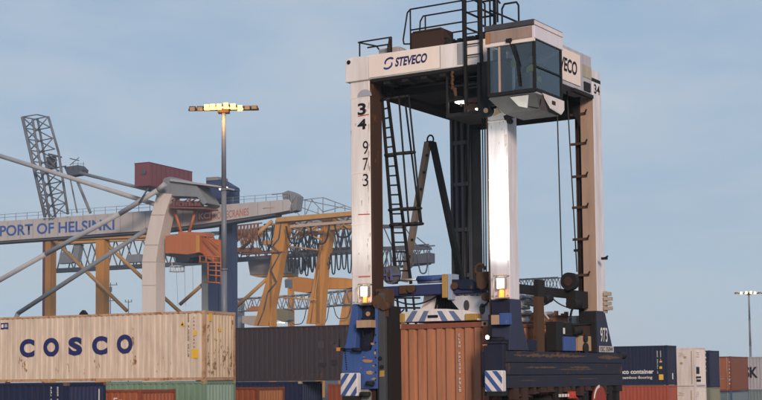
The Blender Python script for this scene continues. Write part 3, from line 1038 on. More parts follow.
# right front bumper tower
a, b = fr(484.3, 396, -0.34), fr(503, 344, -0.34)
mb = MB(); mb.box(a.x, b.x, -0.34, -0.12, a.z, b.z); mb.box(a.x - 0.02, b.x + 0.02, -0.36, -0.1, b.z + 0.003, b.z + 0.05)
twr = cb(mb, 'bumper_tower', M_NAVY, bevel=0.015)
bumper(484.6, 502.4, 370.5, 392, -0.54, -1, car)
mb = MB(); p = fr(488.7, 337.5, -0.3); mb.tube((p.x, -0.36, p.z), (p.x, -0.26, p.z), 0.055, 14); mb.box(p.x - 0.04, p.x + 0.04, -0.28, -0.2, p.z - 0.14, p.z - 0.04)
mb.box(p.x - 0.03, p.x + 0.03, -0.25, -0.2, p.z - 0.02, p.z + 0.5)
h = cb(mb, 'marker_lamp', M_INK)
mb = MB(); mb.tube((p.x, -0.372, p.z), (p.x, -0.361, p.z), 0.042, 14)
cb(mb, 'lamp_lens', M_LAMP, h)
mb = MB(); mb.box(p.x - 0.13, p.x - 0.02, -0.34, -0.27, p.z - 0.18, p.z - 0.1)
cb(mb, 'indicator_lamp', paint('orange_lens', (0.55, 0.22, 0.03), dirt=0.1), h)

# right leg base (flared) and its boxes
mb = MB()
prof = [(0.0, 4.64), (0.48, 4.64), (0.52, 4.2), (0.86, 3.52), (-0.12, 3.52), (-0.03, 4.3)]
mb.prism([(-0.42, y, z) for y, z in prof], (0.47, 0, 0))
rb_ = cb(mb, 'leg_base', paint('base_blue_paint', (0.033, 0.040, 0.080), rust=0.18, dirt=0.5, rough=0.5), bevel=0.012)
mb = MB(); mb.box(-0.40, 0.03, -0.06, -0.035, 3.53, 4.60)
cb(mb, 'base_recess', M_NAVY, rb_)
a, b = fr(492, 325, -0.2), fr(500, 315, -0.2)
mb = MB(); mb.box(a.x, b.x, -0.25, -0.06, a.z, b.z)
cb(mb, 'junction_box', M_BEIGE, rb_, bevel=0.01)
a, b = fr(500.5, 325, -0.2), fr(509, 313, -0.2)
mb = MB(); mb.box(a.x, b.x, -0.25, -0.06, a.z, b.z)
cb(mb, 'breaker_box', M_BLUE, rb_, bevel=0.01)
mb = MB()
a, b = fr(489, 338, -0.22), fr(504, 341, -0.22)
mb.path([(a.x, -0.22, a.z), (b.x, -0.22, a.z), (b.x, -0.22, a.z - 0.3)], 0.02, 6)
mb.box(-0.41, 0.02, -0.2, -0.061, 3.53, 3.75)
cb(mb, 'step_rail', M_INK, rb_)
# rear right base with number
mb = MB()
prof = [(4.72, 4.55), (5.22, 4.55), (5.74, 3.51), (4.76, 3.51)]
mb.prism([(-0.40, y, z) for y, z in prof], (0.42, 0, 0))
rr_ = cb(mb, 'leg_base', paint('base_navy_paint', (0.029, 0.034, 0.066), rust=0.1, dirt=0.4, rough=0.45), bevel=0.012)
ctext('973', (0.025, 4.90, 3.78), Y1, Z1, 0.44, 0.36, M_INKWHITE, rr_, bold=0.01)
mb = MB(); mb.box(0.021, 0.028, 4.82, 5.72, 3.53, 3.68)
lab_ = cb(mb, 'label_plate', paint('label_grey', (0.5, 0.46, 0.44), dirt=0.3), rr_)
ctext('ESC 350W', (0.03, 4.86, 3.55), Y1, Z1, 0.8, 0.11, M_INK, lab_, bold=0.01)
mb = MB(); mb.box(-0.42, 0.0, 4.66, 4.71, 3.52, 4.52)
cb(mb, 'base_recess', M_DARK, rr_)

# right wheel beam: three scraped plates
mb = MB(); mb.box(-0.52, 0.05, -0.33, 6.10, 2.72, 3.49)
wbm = cb(mb, 'wheel_beam', M_NAVY)
for z0, z1 in ((3.262, 3.50), (2.985, 3.25), (2.70, 2.973)):
    mb = MB(); mb.box(0.051, 0.085, -0.335, 6.12, z0, z1)
    cb(mb, 'beam_plate', M_BEAM, wbm, bevel=0.006)
mb = MB()
rg = random.Random(5)
for (y0, y1, zc, hh) in ((0.0, 3.9, 3.415, 0.05), (4.6, 5.95, 3.40, 0.065), (0.5, 2.3, 3.15, 0.03), (2.2, 4.4, 3.10, 0.02), (2.9, 4.1, 3.15, 0.04), (0.2, 1.2, 2.86, 0.012), (3.3, 4.6, 2.88, 0.014)):
    n = 60
    lo, hi = [], []
    for k in range(n + 1):
        yy = y0 + (y1 - y0) * k / n
        e_ = min(1, 4 * min(k, n - k) / n + 0.15)
        lo.append((0.0862, yy, zc - hh * e_ * (0.15 + 0.9 * rg.random())))
        hi.append((0.0862, yy, zc + hh * e_ * (0.15 + 0.9 * rg.random())))
    for k in range(n):
        mb.add([lo[k], lo[k + 1], hi[k + 1], hi[k]], [(0, 1, 2, 3)])
    mb.cut()
cb(mb, 'scraped_patch', paint('scrape_brown', (0.125, 0.075, 0.045), rust=0.62, dirt=0.6, rustcol=(0.045, 0.042, 0.055), scale=3), wbm)
mb = MB(); mb.box(-0.45, 0.07, 5.75, 6.11, 2.55, 2.70); mb.box(-0.4, 0.04, 5.8, 6.0, 2.3, 2.55)
mb.cut(); mb.tube((0.0, 6.12, 3.45), (0.0, 6.42, 3.45), 0.09, 10)
cb(mb, 'beam_end', M_DARK, wbm)

# wheels under both beams
def wheel(x, y):
    r_ = 0.80
    zc = GC + r_
    m_ = MB()
    n = 28
    prof = [(-0.20, 0.50), (-0.22, 0.62), (-0.20, 0.74), (-0.13, 0.80), (0.13, 0.80), (0.20, 0.74), (0.22, 0.62), (0.20, 0.50)]
    vs = [(x + px_, y + rr * math.cos(2 * math.pi * k / n), zc + rr * math.sin(2 * math.pi * k / n)) for k in range(n) for px_, rr in prof]
    m = len(prof)
    fs = [(k * m + j, k * m + (j + 1) % m, ((k + 1) % n) * m + (j + 1) % m, ((k + 1) % n) * m + j) for k in range(n) for j in range(m)]
    m_.add(vs, fs, True)
    for k in range(n):
        t = 2 * math.pi * k / n
        c = Vector((x, y + 0.80 * math.cos(t), zc + 0.80 * math.sin(t)))
        m_.box(c.x - 0.12, c.x + 0.12, c.y - 0.02, c.y + 0.02, c.z - 0.02, c.z + 0.02) if c.z > zc - 0.7 else None
    wh = cb(m_, 'wheel', M_BLACK)
    m_ = MB()
    m_.tube((x - 0.17, y, zc), (x + 0.17, y, zc), 0.51, 24)
    m_.tube((x - 0.2, y, zc), (x + 0.2, y, zc), 0.2, 16)
    cb(m_, 'rim', M_GREY, wh)
    m_ = MB()
    for s in (-1, 1):
        m_.box(x + s * 0.25 - 0.03, x + s * 0.25 + 0.03, y - 0.12, y + 0.12, zc - 0.15, 2.69)
        m_.tube((x + s * 0.22, y, zc), (x + s * 0.29, y, zc), 0.1, 12)
    m_.box(x - 0.27, x + 0.27, y - 0.2, y + 0.2, 2.6, 2.697)
    cb(m_, 'wheel_fork', M_DARK, wh)
for x in (-0.235, -3.88):
    for y in (0.62, 2.30, 3.95, 5.40):
        wheel(x, y)
# things hanging under the right beam: hoses, valve boxes, red cover
mb = MB()
rg = random.Random(21)
for k in range(12):
    yy = 0.1 + 0.43 * k + 0.2 * rg.random()
    dz = 0.10 + 0.22 * rg.random()
    wd = 0.06 + 0.10 * rg.random()
    mb.box(-0.05, 0.07 + 0.02 * rg.random(), yy - wd, yy + wd, 2.70 - dz, 2.705)
    mb.tube((0.05, yy + wd, 2.66 - 0.5 * dz), (0.05, yy + wd + 0.18, 2.66 - 0.6 * dz), 0.025, 7)
    mb.cut()
cb(mb, 'valve_block', M_BROWN, wbm)
p = sd(599, 398, 0.10)
mb = MB(); mb.tube((0.06, p.y, p.z - 0.08), (0.13, p.y, p.z - 0.08), 0.38, 30)
hc = cb(mb, 'hub_cover', paint('hub_red', (0.30, 0.035, 0.02), rust=0.2, dirt=0.5), wbm)
mb = MB()
ring = []
for k in range(18):
    t = math.pi * (0.52 + 0.42 * k / 17)
    ring.append((t))
for k in range(17):
    t0, t1 = ring[k], ring[k + 1]
    q = [(0.133, p.y + r_ * math.cos(t), p.z - 0.08 + r_ * math.sin(t)) for t, r_ in ((t0, 0.33), (t1, 0.33), (t1, 0.40), (t0, 0.40))]
    mb.add(q, [(0, 1, 2, 3)])
cb(mb, 'cover_edge', M_INKWHITE, hc)
p = sd(572, 395, 0.1)
mb = MB(); mb.box(0.08, 0.13, p.y - 0.2, p.y + 0.15, p.z - 0.08, p.z + 0.08); mb.tube((0.1, p.y - 0.1, p.z + 0.05), (0.1, p.y + 0.3, p.z - 0.12), 0.04, 8)
cb(mb, 'red_valve', M_RED, wbm)
p = sd(559, 396, 0.1)
mb = MB()
for k in range(4):
    mb.box(0.09, 0.12, p.y + k * 0.16, p.y + k * 0.16 + 0.07, p.z - 0.03, p.z + 0.04).cut()
cb(mb, 'white_tag', M_INKWHITE, wbm)

# headlamps on both front legs, with an amber beacon below
def headlamp(pxl, pxr, pyt, pyb, energy):
    a, b = fr(pxl, pyb, -0.12), fr(pxr, pyt, -0.12)
    xc = (a.x + b.x) / 2
    m_ = MB()
    for xx in (a.x, b.x):
        m_.tube((xx, -0.2, b.z), (xx, -0.22, a.z), 0.012, 6)
        m_.tube((xx, -0.2, b.z), (xx, 0.0, b.z), 0.012, 6)
        m_.tube((xx, -0.22, a.z), (xx, 0.0, a.z), 0.012, 6)
    m_.tube((a.x, -0.2, b.z), (b.x, -0.2, b.z), 0.012, 6)
    m_.box(a.x, b.x, -0.22, 0.0, a.z - 0.02, a.z + 0.005)
    o = cb(m_, 'lamp_cage', paint('cage_beige', (0.5, 0.38, 0.26), dirt=0.3))
    m_ = MB()
    m_.box(xc - 0.10, xc + 0.10, -0.14, -0.02, b.z - 0.29, b.z - 0.05)
    hs = cb(m_, 'headlamp', M_GREY, o, bevel=0.02)
    m_ = MB(); m_.box(xc - 0.085, xc + 0.085, -0.152, -0.141, b.z - 0.275, b.z - 0.065)
    cb(m_, 'lamp_lens', M_LAMP, hs)
    m_ = MB(); m_.tube((xc, -0.09, a.z + 0.005), (xc, -0.09, a.z + 0.17), 0.065, 14, 0.05)
    cb(m_, 'beacon', M_AMBER, o)
    ld = bpy.data.lights.new('leg_fill_spot', 'SPOT')  # unseen spot added out in front to brighten the leg
    ld.energy = energy
    ld.color = (0.95, 1.0, 0.92)
    ld.spot_size = R(125)
    ld.spot_blend = 1.0
    ld.shadow_soft_size = 0.08
    lo = bpy.data.objects.new('leg_fill_spot', ld)
    COL.objects.link(lo)
    lo.parent = o
    lo.location = (xc, -1.35, b.z + 0.55 - GC)
    tgt = Vector((xc + 0.05, 0.0, b.z + 1.9 - GC))
    lo.rotation_euler = (tgt - Vector(lo.location)).to_track_quat('-Z', 'Y').to_euler()
    return o
headlamp(495.5, 506.5, 275.5, 298, 430)
headlamp(360, 369.5, 284, 303, 45)

# ladder inside the left side, leaning back, with hoops
mb = MB()
UL = -3.49
ra0, ra1, rb0, rb1 = sd(381.5, 94, UL), sd(396.5, 284, UL), sd(387, 92, UL), sd(411, 284, UL)
def LP(t, s_):       # t 0 top .. 1 bottom, s_ 0 one side rail .. 1 the other
    a_, b_ = ra0.lerp(ra1, t), rb0.lerp(rb1, t)
    c_ = a_.lerp(b_, s_)
    return Vector((UL, c_.y, c_.z))
for s_ in (0.0, 1.0):
    mb.beam(LP(0, s_), LP(1, s_), 0.05, 0.075)
for k in range(20):
    t = 0.03 + k * 0.05
    mb.tube(LP(t, 0), LP(t, 1), 0.02, 6)
def hoop(t):
    c0, c1 = LP(t, -0.2), LP(t, 1.2)
    pts = []
    for k in range(9):
        a_ = math.pi * k / 8
        y_ = (c0.y + c1.y) / 2 - (c1.y - c0.y) / 2 * math.cos(a_)
        pts.append((UL + 0.66 * math.sin(a_), y_ , c0.z + (c1.z - c0.z) * k / 8))
    return pts
HT = (0.03, 0.32, 0.61, 0.69)
for t in HT:
    mb.path(hoop(t), 0.034, 6)
for k in (2, 4, 6):
    mb.path([hoop(t)[k] for t in HT], 0.024, 5)
mb.box(-3.56, UL, LP(0, 0).y, LP(0, 1).y, LP(0, 0).z - 0.02, LP(0, 0).z + 0.04)
cb(mb, 'caged_ladder', M_DARK)

# hose arms: two flat bars meeting under the deck
mb = MB()
VA = 3.0
ap = fr(429, 142, VA)
for (px, py) in ((404.5, 282),):
    q = fr(px, py, VA)
    mb.beam((ap.x - 0.03, VA, ap.z), (q.x, VA, q.z), 0.13, 0.16, (0, 1, 0))
cb(mb, 'hose_arm', paint('arm_tan', (0.17, 0.135, 0.11), rust=0.38, dirt=0.7, rustcol=(0.03, 0.02, 0.016)))
mb = MB()
q = fr(460, 282, VA)
mb.beam((ap.x + 0.05, VA + 0.1, ap.z), (q.x, VA + 0.1, q.z), 0.125, 0.16, (0, 1, 0))
cb(mb, 'hose_arm', M_DARK)
mb = MB()
for k in range(10):
    t0, t1 = math.pi * 1.3 * k / 10 - 0.5, math.pi * 1.3 * (k + 1) / 10 - 0.5
    mb.tube((ap.x + 0.04 + 0.09 * math.cos(t0), VA, ap.z + 0.06 + 0.11 * math.sin(t0)), (ap.x + 0.04 + 0.09 * math.cos(t1), VA, ap.z + 0.06 + 0.11 * math.sin(t1)), 0.022, 6)
mb.box(ap.x - 0.06, ap.x + 0.09, VA - 0.06, VA + 0.16, ap.z - 0.12, ap.z + 0.02)
cb(mb, 'arm_joint', M_DARK)
mb = MB()
rg = random.Random(2)
for (pa, pb) in ((fr(429, 142, VA), fr(404.5, 282, VA)), (fr(430, 142, VA), fr(460, 282, VA))):
    for k in range(7):
        t = 0.1 + 0.12 * k
        c = pa.lerp(pb, t)
        mb.box(c.x + 0.03, c.x + 0.09, VA - 0.10, VA - 0.07, c.z - 0.03, c.z + 0.03).cut()
cb(mb, 'arm_bolt', M_DARK)

# hoist ropes
mb = MB()
for (xa, ya, xb, yb, u) in ((557, 109, 562, 279, -0.3), (567, 105, 577, 272, -0.3)):
    a, b = sd(xa, ya, u), sd(xb, yb, u)
    mb.tube((u, a.y, a.z + 0.5), (u, b.y, b.z), 0.017, 6).cut()
for (xa, ya, xb, yb) in ((482.5, 112, 484, 272), (485, 112, 486.2, 272)):
    a, b = fr(xa, ya, 0.7), fr(xb, yb, 0.7)
    mb.tube((a.x, 0.7, a.z + 0.8), (b.x, 0.7, b.z), 0.016, 6).cut()
for u in (-3.3, -3.2):
    mb.tube((u, 4.3, 9.8), (u + 0.02, 3.9, 5.2), 0.014, 5).cut()
cb(mb, 'hoist_rope', M_ROPE)

# ------------------------------------------------------------------ spreader
sp = MB()
# blue cross beam at the front
sp.box(-3.86, -0.95, 0.62, 1.02, 4.86, 5.10)
spr = cb(sp, 'spreader', paint('spreader_blue', (0.032, 0.042, 0.125), rust=0.15, dirt=0.45), bevel=0.015)
mb = MB()
a, b = fr(418, 280, 0.8), fr(450, 275, 0.8)
mb.tube((a.x, 0.8, b.z - 0.06), (b.x, 0.8, b.z - 0.06), 0.075, 14)
cb(mb, 'cylinder', M_BLUE, spr)
mb = MB()
c = fr(393, 278, 0.8)
mb.tube((c.x, 0.8, b.z - 0.06), (a.x, 0.8, b.z - 0.06), 0.03, 10)
mb.tube((a.x, 0.8, 5.17), (b.x, 0.8, 5.17), 0.035, 10)
cb(mb, 'piston_rod', M_CHROME, spr)
mb = MB(); a, b = fr(443, 298, 0.6), fr(451.5, 274, 0.6)
mb.box(a.x, a.x + 0.14, 0.55, 0.9, a.z, b.z)
cb(mb, 'cylinder_bracket', M_YELLOW, spr, bevel=0.01)
mb = MB(); mb.box(a.x + 0.15, a.x + 0.26, 0.55, 0.9, a.z - 0.05, b.z)
cb(mb, 'bracket_plate', paint('pale_blue_plate', (0.30, 0.36, 0.48), dirt=0.4), spr, bevel=0.01)
mb = MB()
for px, py, rr in ((412, 289, 0.09), (455.5, 286, 0.08), (392, 275.5, 0.0)):
    p = fr(px, py, 0.58)
    if rr:
        mb.tube((p.x, 0.50, p.z), (p.x, 0.62, p.z), rr, 14).cut()
cb(mb, 'pivot_pin', M_RUST, spr)
mb = MB(); a, b = fr(400, 294, 0.6), fr(414, 285, 0.6)
mb.box(a.x, b.x, 0.56, 0.615, a.z, b.z)
cb(mb, 'rusty_plate', M_RUST, spr)
# round sheave with cross pattern at the left end
p = fr(391.5, 275, 0.6)
mb = MB(); mb.tube((p.x, 0.55, p.z), (p.x, 0.68, p.z), 0.22, 24)
shv = cb(mb, 'sheave', paint('sheave_grey', (0.10, 0.10, 0.11), rust=0.25, dirt=0.5), spr)
mb = MB()
mb.box(p.x - 0.45, p.x + 0.30, 0.50, 0.545, p.z - 0.025, p.z + 0.025)
mb.box(p.x - 0.07, p.x - 0.035, 0.48, 0.545, p.z - 0.14, p.z + 0.14); mb.box(p.x + 0.035, p.x + 0.07, 0.48, 0.545, p.z - 0.14, p.z + 0.14)
cb(mb, 'sheave_link', paint('link_blue', (0.10, 0.12, 0.26), dirt=0.4), shv)
mb = MB(); mb.box(p.x - 0.04, p.x + 0.04, 0.47, 0.52, p.z - 0.06, p.z + 0.06)
cb(mb, 'sheave_pin', M_RUST, shv)
# wedge plate at the right end
mb = MB()
mb.prism([P3(*q, 0.55) for q in [(452, 279.5), (472, 279.5), (480, 285), (478, 289), (462, 289), (452, 286)]], (0, 0.06, 0))
cb(mb, 'end_wedge', M_NAVY, spr)
# white neck
mb = MB()
nv = 1.0
pn = [P3(*q, nv) for q in [(424, 293), (436, 293), (437.5, 305), (442, 313), (417, 313), (422.5, 306)]]
mb.prism(pn, (0, 0.4, 0))
cb(mb, 'neck', M_WHITE, spr, bevel=0.015)
mb = MB(); a, b = fr(436, 313, 1.05), fr(452, 294, 1.05)
mb.box(a.x, b.x, 1.05, 1.3, a.z, b.z)
for k in range(6):
    mb.tube((a.x + 0.08 * k, 1.0, a.z), (a.x + 0.06 * k + 0.1, 1.0, b.z), 0.03, 6)
cb(mb, 'hose_bundle', M_DARK, spr)
# striped end beam lying on the container
sv = 0.50
ptsL = [(396.5, 322.3), (477.5, 322.3), (476, 313), (466, 310.5), (446, 309), (420, 309), (408, 311.5), (398, 314)]
mb = MB()
mb.prism([(P3(*q, sv)[0], sv, max(4.225, P3(*q, sv)[2])) for q in ptsL], (0, 0.45, 0))
eb = cb(mb, 'end_beam', M_WHITE, spr, bevel=0.01)
mb = MB()
def onb(px, py):
    p_ = fr(px, py, sv)
    return (p_.x, sv - 0.002, max(4.232, p_.z))
for (xb_, xt_, wd_) in ((405.5, 412.5, 6.5), (418.5, 424, 6), (442, 437, 6), (455, 448.5, 6.5)):
    mb.prism([onb(xb_, 321.6), onb(xb_ + wd_, 321.6), onb(xt_ + wd_ * 0.8, 311.0), onb(xt_, 311.0)], (0, -0.003, 0)).cut()
cb(mb, 'hazard_stripe', paint('stripe_grey_blue', (0.12, 0.17, 0.30), dirt=0.3, bump=0), eb)
mb = MB()
for xa, xb_ in ((397, 405), (466, 477)):
    a, b = fr(xa, 322, sv), fr(xb_, 313.5, sv)
    mb.box(a.x, b.x, sv - 0.05, sv + 0.3, 4.225, b.z).cut()
cb(mb, 'corner_housing', M_YELLOW, eb, bevel=0.015)
mb = MB(); a, b = fr(428, 318, sv), fr(438, 315, sv)
mb.box(a.x, b.x, sv - 0.02, sv - 0.002, a.z, b.z)
cb(mb, 'beam_slot', M_INK, eb)
# main frame over the container
mb = MB()
for xx in (-3.0, -1.2):
    mb.box(xx - 0.12, xx + 0.12, 0.97, 6.0, 4.24, 4.48)
mb.box(-3.15, -0.85, 6.0, 6.4, 4.225, 4.5)
mb.box(-2.9, -1.3, 1.5, 5.2, 4.30, 4.44)
cb(mb, 'telescopic_frame', M_GREY, spr)
# white plate with dark ovals painted for its openings
mb = MB()
pv = 0.72
pw = [(449, 298), (458, 296), (488, 296), (488.5, 321.6), (462, 321.6), (461, 312)]
mb.prism([(P3(*q, pv)[0], pv, max(4.225, P3(*q, pv)[2])) for q in pw], (0, 0.05, 0))
wp = cb(mb, 'side_plate', paint('plate_white', (0.50, 0.50, 0.53), dirt=0.45), spr)
mb = MB()
for (px, py) in ((466.5, 305.5), (482.3, 309)):
    p_ = fr(px, py, pv)
    mb.prism([(p_.x + 0.075 * math.cos(2 * math.pi * k / 20), pv - 0.001, p_.z + 0.125 * math.sin(2 * math.pi * k / 20)) for k in range(20)], (0, -0.004, 0)).cut()
cb(mb, 'oval_opening_shade', paint('recess_shade', (0.05, 0.05, 0.055), dirt=0.2), wp)  # raised dark ovals; shade in the openings put into colour
mb = MB()
for k in range(14):
    a = fr(459 + k * 2.1, 291 + (k % 3), 0.8)
    mb.box(a.x - 0.03, a.x + 0.05, 0.74, 0.9, a.z - 0.08, a.z + 0.03)
cb(mb, 'valve_row', paint('pale_valve', (0.36, 0.36, 0.38), dirt=0.5), wp)
# rusty lifting gear between spreader and the near leg
mb = MB()
p = fr(480, 270, 0.45)
for k in range(14):
    t0, t1 = math.pi * 1.5 * k / 14, math.pi * 1.5 * (k + 1) / 14
    mb.tube((p.x + 0.12 * math.cos(t0), 0.45, p.z + 0.13 * math.sin(t0)), (p.x + 0.12 * math.cos(t1), 0.45, p.z + 0.13 * math.sin(t1)), 0.035, 7)
mb.box(p.x - 0.06, p.x + 0.25, 0.38, 0.55, p.z - 0.42, p.z - 0.05)
mb.tube((p.x + 0.12, 0.3, p.z - 0.32), (p.x + 0.12, 0.5, p.z - 0.32), 0.13, 14)
mb.tube((p.x + 0.2, 0.3, p.z - 0.62), (p.x + 0.2, 0.5, p.z - 0.62), 0.10, 14)
cb(mb, 'lifting_shackle', M_RUST, spr)
# right side lifting beam, drum and clutter between the right legs
mb = MB()
uB = -0.42
a, b = sd(518, 296.5, uB), sd(586, 289, uB)
mb.box(uB - 0.2, uB, a.y, 4.7, 4.86, 5.06)
lbm = cb(mb, 'lifting_beam', M_DARK)
mb = MB(); a, b = sd(536, 298, uB + 0.05), sd(543, 284, uB + 0.05)
mb.box(uB, uB + 0.1, a.y, b.y, 4.72, 5.2); mb.tube((uB + 0.05, b.y, 4.75), (uB + 0.05, b.y + 0.35, 4.8), 0.11, 12)
cb(mb, 'beam_clamp', M_DARK, lbm)
mb = MB(); a, b = sd(537, 345, uB + 0.1), sd(543, 295, uB + 0.1)
mb.box(uB + 0.02, uB + 0.12, a.y, b.y, 3.5, 4.8)
cb(mb, 'rust_post', M_RUST, lbm)
p = sd(570, 281.5, -0.3)
mb = MB(); mb.tube((-0.3, p.y - 0.10, p.z), (-0.3, p.y + 0.10, p.z), 0.215, 26)
drm = cb(mb, 'cable_drum', M_DARK, lbm)
mb = MB(); mb.tube((-0.3, p.y - 0.125, p.z), (-0.3, p.y - 0.102, p.z), 0.11, 18)
cb(mb, 'drum_hub', M_BROWN, drm)
mb = MB()
for (xa, ya, xm_, ym_, xb_, yb_) in ((553, 299, 545, 309, 526, 305), (553, 299, 562, 308, 577, 309)):
    pts = []
    for k in range(11):
        t = k / 10
        px_ = (1 - t) ** 2 * xa + 2 * t * (1 - t) * xm_ + t * t * xb_
        py_ = (1 - t) ** 2 * ya + 2 * t * (1 - t) * ym_ + t * t * yb_
        q = sd(px_, py_, uB - 0.05)
        pts.append((uB - 0.05, q.y, q.z))
    mb.path(pts, 0.016, 6)
cb(mb, 'slack_cable', M_ROPE, lbm)
# corner winch by the rear leg
mb = MB()
p = sd(576, 300, -0.3)
mb.box(-0.45, -0.2, p.y - 0.25, p.y + 0.5, p.z - 0.2, p.z + 0.22)
mb.tube((-0.3, p.y - 0.3, p.z - 0.1), (-0.3, p.y + 0.1, p.z - 0.1), 0.14, 14)
for k in range(8):
    t0, t1 = math.pi * (0.5 + k / 8), math.pi * (0.5 + (k + 1) / 8)
    mb.tube((-0.3, p.y - 0.05 + 0.3 * math.cos(t0), p.z - 0.5 + 0.33 * math.sin(t0)), (-0.3, p.y - 0.05 + 0.3 * math.cos(t1), p.z - 0.5 + 0.33 * math.sin(t1)), 0.03, 6)
cb(mb, 'corner_winch', M_DARK)
# cabinets standing on the right wheel beam
def cabinet(px0, px1, py0, py1, u0, u1, mat, name='cabinet', bev=0.012):
    a_, b_ = sd(px0, py1, u1), sd(px1, py0, u1)
    m_ = MB()
    m_.box(u0, u1, a_.y, b_.y, max(3.502, a_.z), b_.z)
    return cb(m_, name, mat, car, bev)
cabinet(565, 576, 337, 351, -0.40, -0.06, M_BLUE)
cabinet(566, 577.5, 323.5, 336, -0.40, -0.12, M_DARK)
cabinet(557, 564, 322, 351, -0.40, -0.12, M_DARK)
cabinet(578.5, 591, 326, 336, -0.40, -0.14, M_BROWN)
cabinet(579, 593, 336.5, 351, -0.40, -0.12, M_BEIGE)
cabinet(528, 537, 340, 351, -0.40, -0.10, M_NAVY)
mb = MB()
a, b = sd(572, 325, -0.1), sd(593, 324, -0.1)
mb.tube((-0.1, a.y, a.z), (-0.1, b.y, b.z), 0.02, 6)
p = sd(581, 349, -0.08)
for zz, rr in ((3.62, 0.13), (3.85, 0.09)):
    mb.tube((-0.11, p.y + 0.3, zz), (-0.06, p.y + 0.3, zz), rr, 14)
p = sd(573, 331, -0.1)
mb.tube((-0.12, p.y, p.z), (-0.05, p.y + 0.3, p.z), 0.1, 10)
cb(mb, 'handrail_and_motor', M_DARK)
mb = MB(); a, b = sd(563.5, 334, -0.1), sd(565, 328, -0.1)
mb.box(-0.11, -0.10, a.y, b.y, a.z, b.z)
cb(mb, 'cabinet_tag', M_INKWHITE)
# pale pipework and engine in the gap behind the near leg
mb = MB()
rg = random.Random(8)
for k in range(22):
    px = 518 + 22 * rg.random(); py = 296 + 24 * rg.random()
    p = sd(px, py, -0.9)
    ln = 0.25 + 0.6 * rg.random()
    mb.tube((-0.9 - 0.3 * rg.random(), p.y, p.z), (-0.9 - 0.3 * rg.random(), p.y + ln, p.z + 0.05 * rg.uniform(-1, 1)), 0.035 + 0.03 * rg.random(), 8)
mb.beam((-0.9, sd(530, 310, -0.9).y, 4.85), (-0.9, sd(548, 320, -0.9).y, 4.35), 0.05)
cb(mb, 'pipework', paint('pale_pipe', (0.58, 0.58, 0.60), rust=0.2, dirt=0.5), spr)
mb = MB()
rg = random.Random(9)
for k in range(16):
    px = 520 + 34 * rg.random(); py = 305 + 17 * rg.random()
    p = sd(px, py, -1.0)
    if py < 308 + (px - 520) * 0.25:
        continue
    mb.box(-1.25, -1.0, p.y - 0.1, p.y + 0.15 + 0.3 * rg.random(), 4.24, p.z)
p = sd(558, 322, -1.0)
mb.box(-1.3, -1.0, p.y - 0.6, p.y + 0.6, 4.24, 4.42)
for k in range(6):
    mb.tube((-1.0, p.y - 0.5 + 0.2 * k, 4.42), (-1.0, p.y - 0.5 + 0.2 * k, 4.47 + 0.05 * (k % 3)), 0.06, 8)
cb(mb, 'hoist_motor', paint('rust_brown_motor', (0.20, 0.10, 0.05), rust=0.4, dirt=0.5), spr)
# blue handrails behind the spreader on the left
mb = MB()
for xx in (388, 397, 405, 413):
    a, b = fr(xx, 296, 3.2), fr(xx + 3, 322, 3.2)
    mb.tube((a.x, 3.2, 5.0), (b.x, 3.2, 4.3), 0.03, 6)
for py in (298, 308, 314):
    a, b = fr(384, py, 3.2), fr(420, py, 3.2)
    mb.tube((a.x, 3.2, a.z), (b.x, 3.2, b.z), 0.025, 6)
cb(mb, 'service_rail', M_DARK, spr)

# ------------------------------------------------------------------ container held by the carrier
M_ORANGE = paint('rust_orange_paint', (0.41, 0.170, 0.088), rust=0.16, dirt=0.5, rough=0.6)
M_ORFRAME = paint('rust_orange_frame', (0.24, 0.075, 0.042), rust=0.25, dirt=0.5, rough=0.6)
cpos = K.at(-3.21, 0.46, 1.605)
held = container('shipping_container', 'rusty orange container hanging from the spreader inside the straddle carrier', cpos, K.rz - math.pi / 2,
                 6.058, 2.591, M_ORANGE, near='blind', far='doors', frame=M_ORFRAME, casting=paint('casting_tan', (0.42, 0.25, 0.16), rust=0.3, dirt=0.4), holes=True)
mk = fr(459.3, 334, 0.5)
mkl = Vector((0.003, mk.x + 3.21, mk.z - 1.605))
marks(mkl, (0, 1, 0), (0, 0, 1), 16, 0.075, 0.083, M_INKWHITE, held, seed=4)

# black hydraulic hoses looping between spreader, columns and legs
rg = random.Random(61)
mb = MB()
def hose(a, b, sag, r_=0.018):
    pts = []
    for k in range(13):
        t = k / 12
        c = Vector(a).lerp(Vector(b), t)
        pts.append((c.x, c.y, c.z - sag * 4 * t * (1 - t)))
    mb.path(pts, r_, 6)
    mb.cut()
hose((-3.45, 0.5, 5.0), (-3.1, 0.7, 4.55), 0.25); hose((-3.5, 0.4, 4.7), (-3.2, 0.6, 4.5), 0.3); hose((-3.45, 0.45, 4.9), (-2.3, 0.9, 4.85), 0.22)
hose((-2.1, 0.95, 5.0), (-1.5, 0.95, 4.9), 0.35); hose((-1.9, 0.95, 4.9), (-1.2, 0.8, 4.95), 0.28); hose((-1.6, 0.9, 4.85), (-0.7, 0.6, 4.8), 0.3)
hose((-0.75, 0.42, 5.3), (-0.6, 0.42, 4.3), 0.25); hose((-0.6, 0.3, 4.8), (-0.5, 0.2, 3.6), 0.1, 0.024); hose((-3.52, 0.0, 4.6), (-3.42, -0.02, 3.3), 0.12, 0.024)
hose((-3.30, 0.2, 4.4), (-3.26, 0.2, 2.4), 0.0, 0.03); hose((-3.75, -0.13, 4.35), (-3.62, -0.13, 3.7), 0.3, 0.016)
cb(mb, 'hydraulic_hose', M_INK)
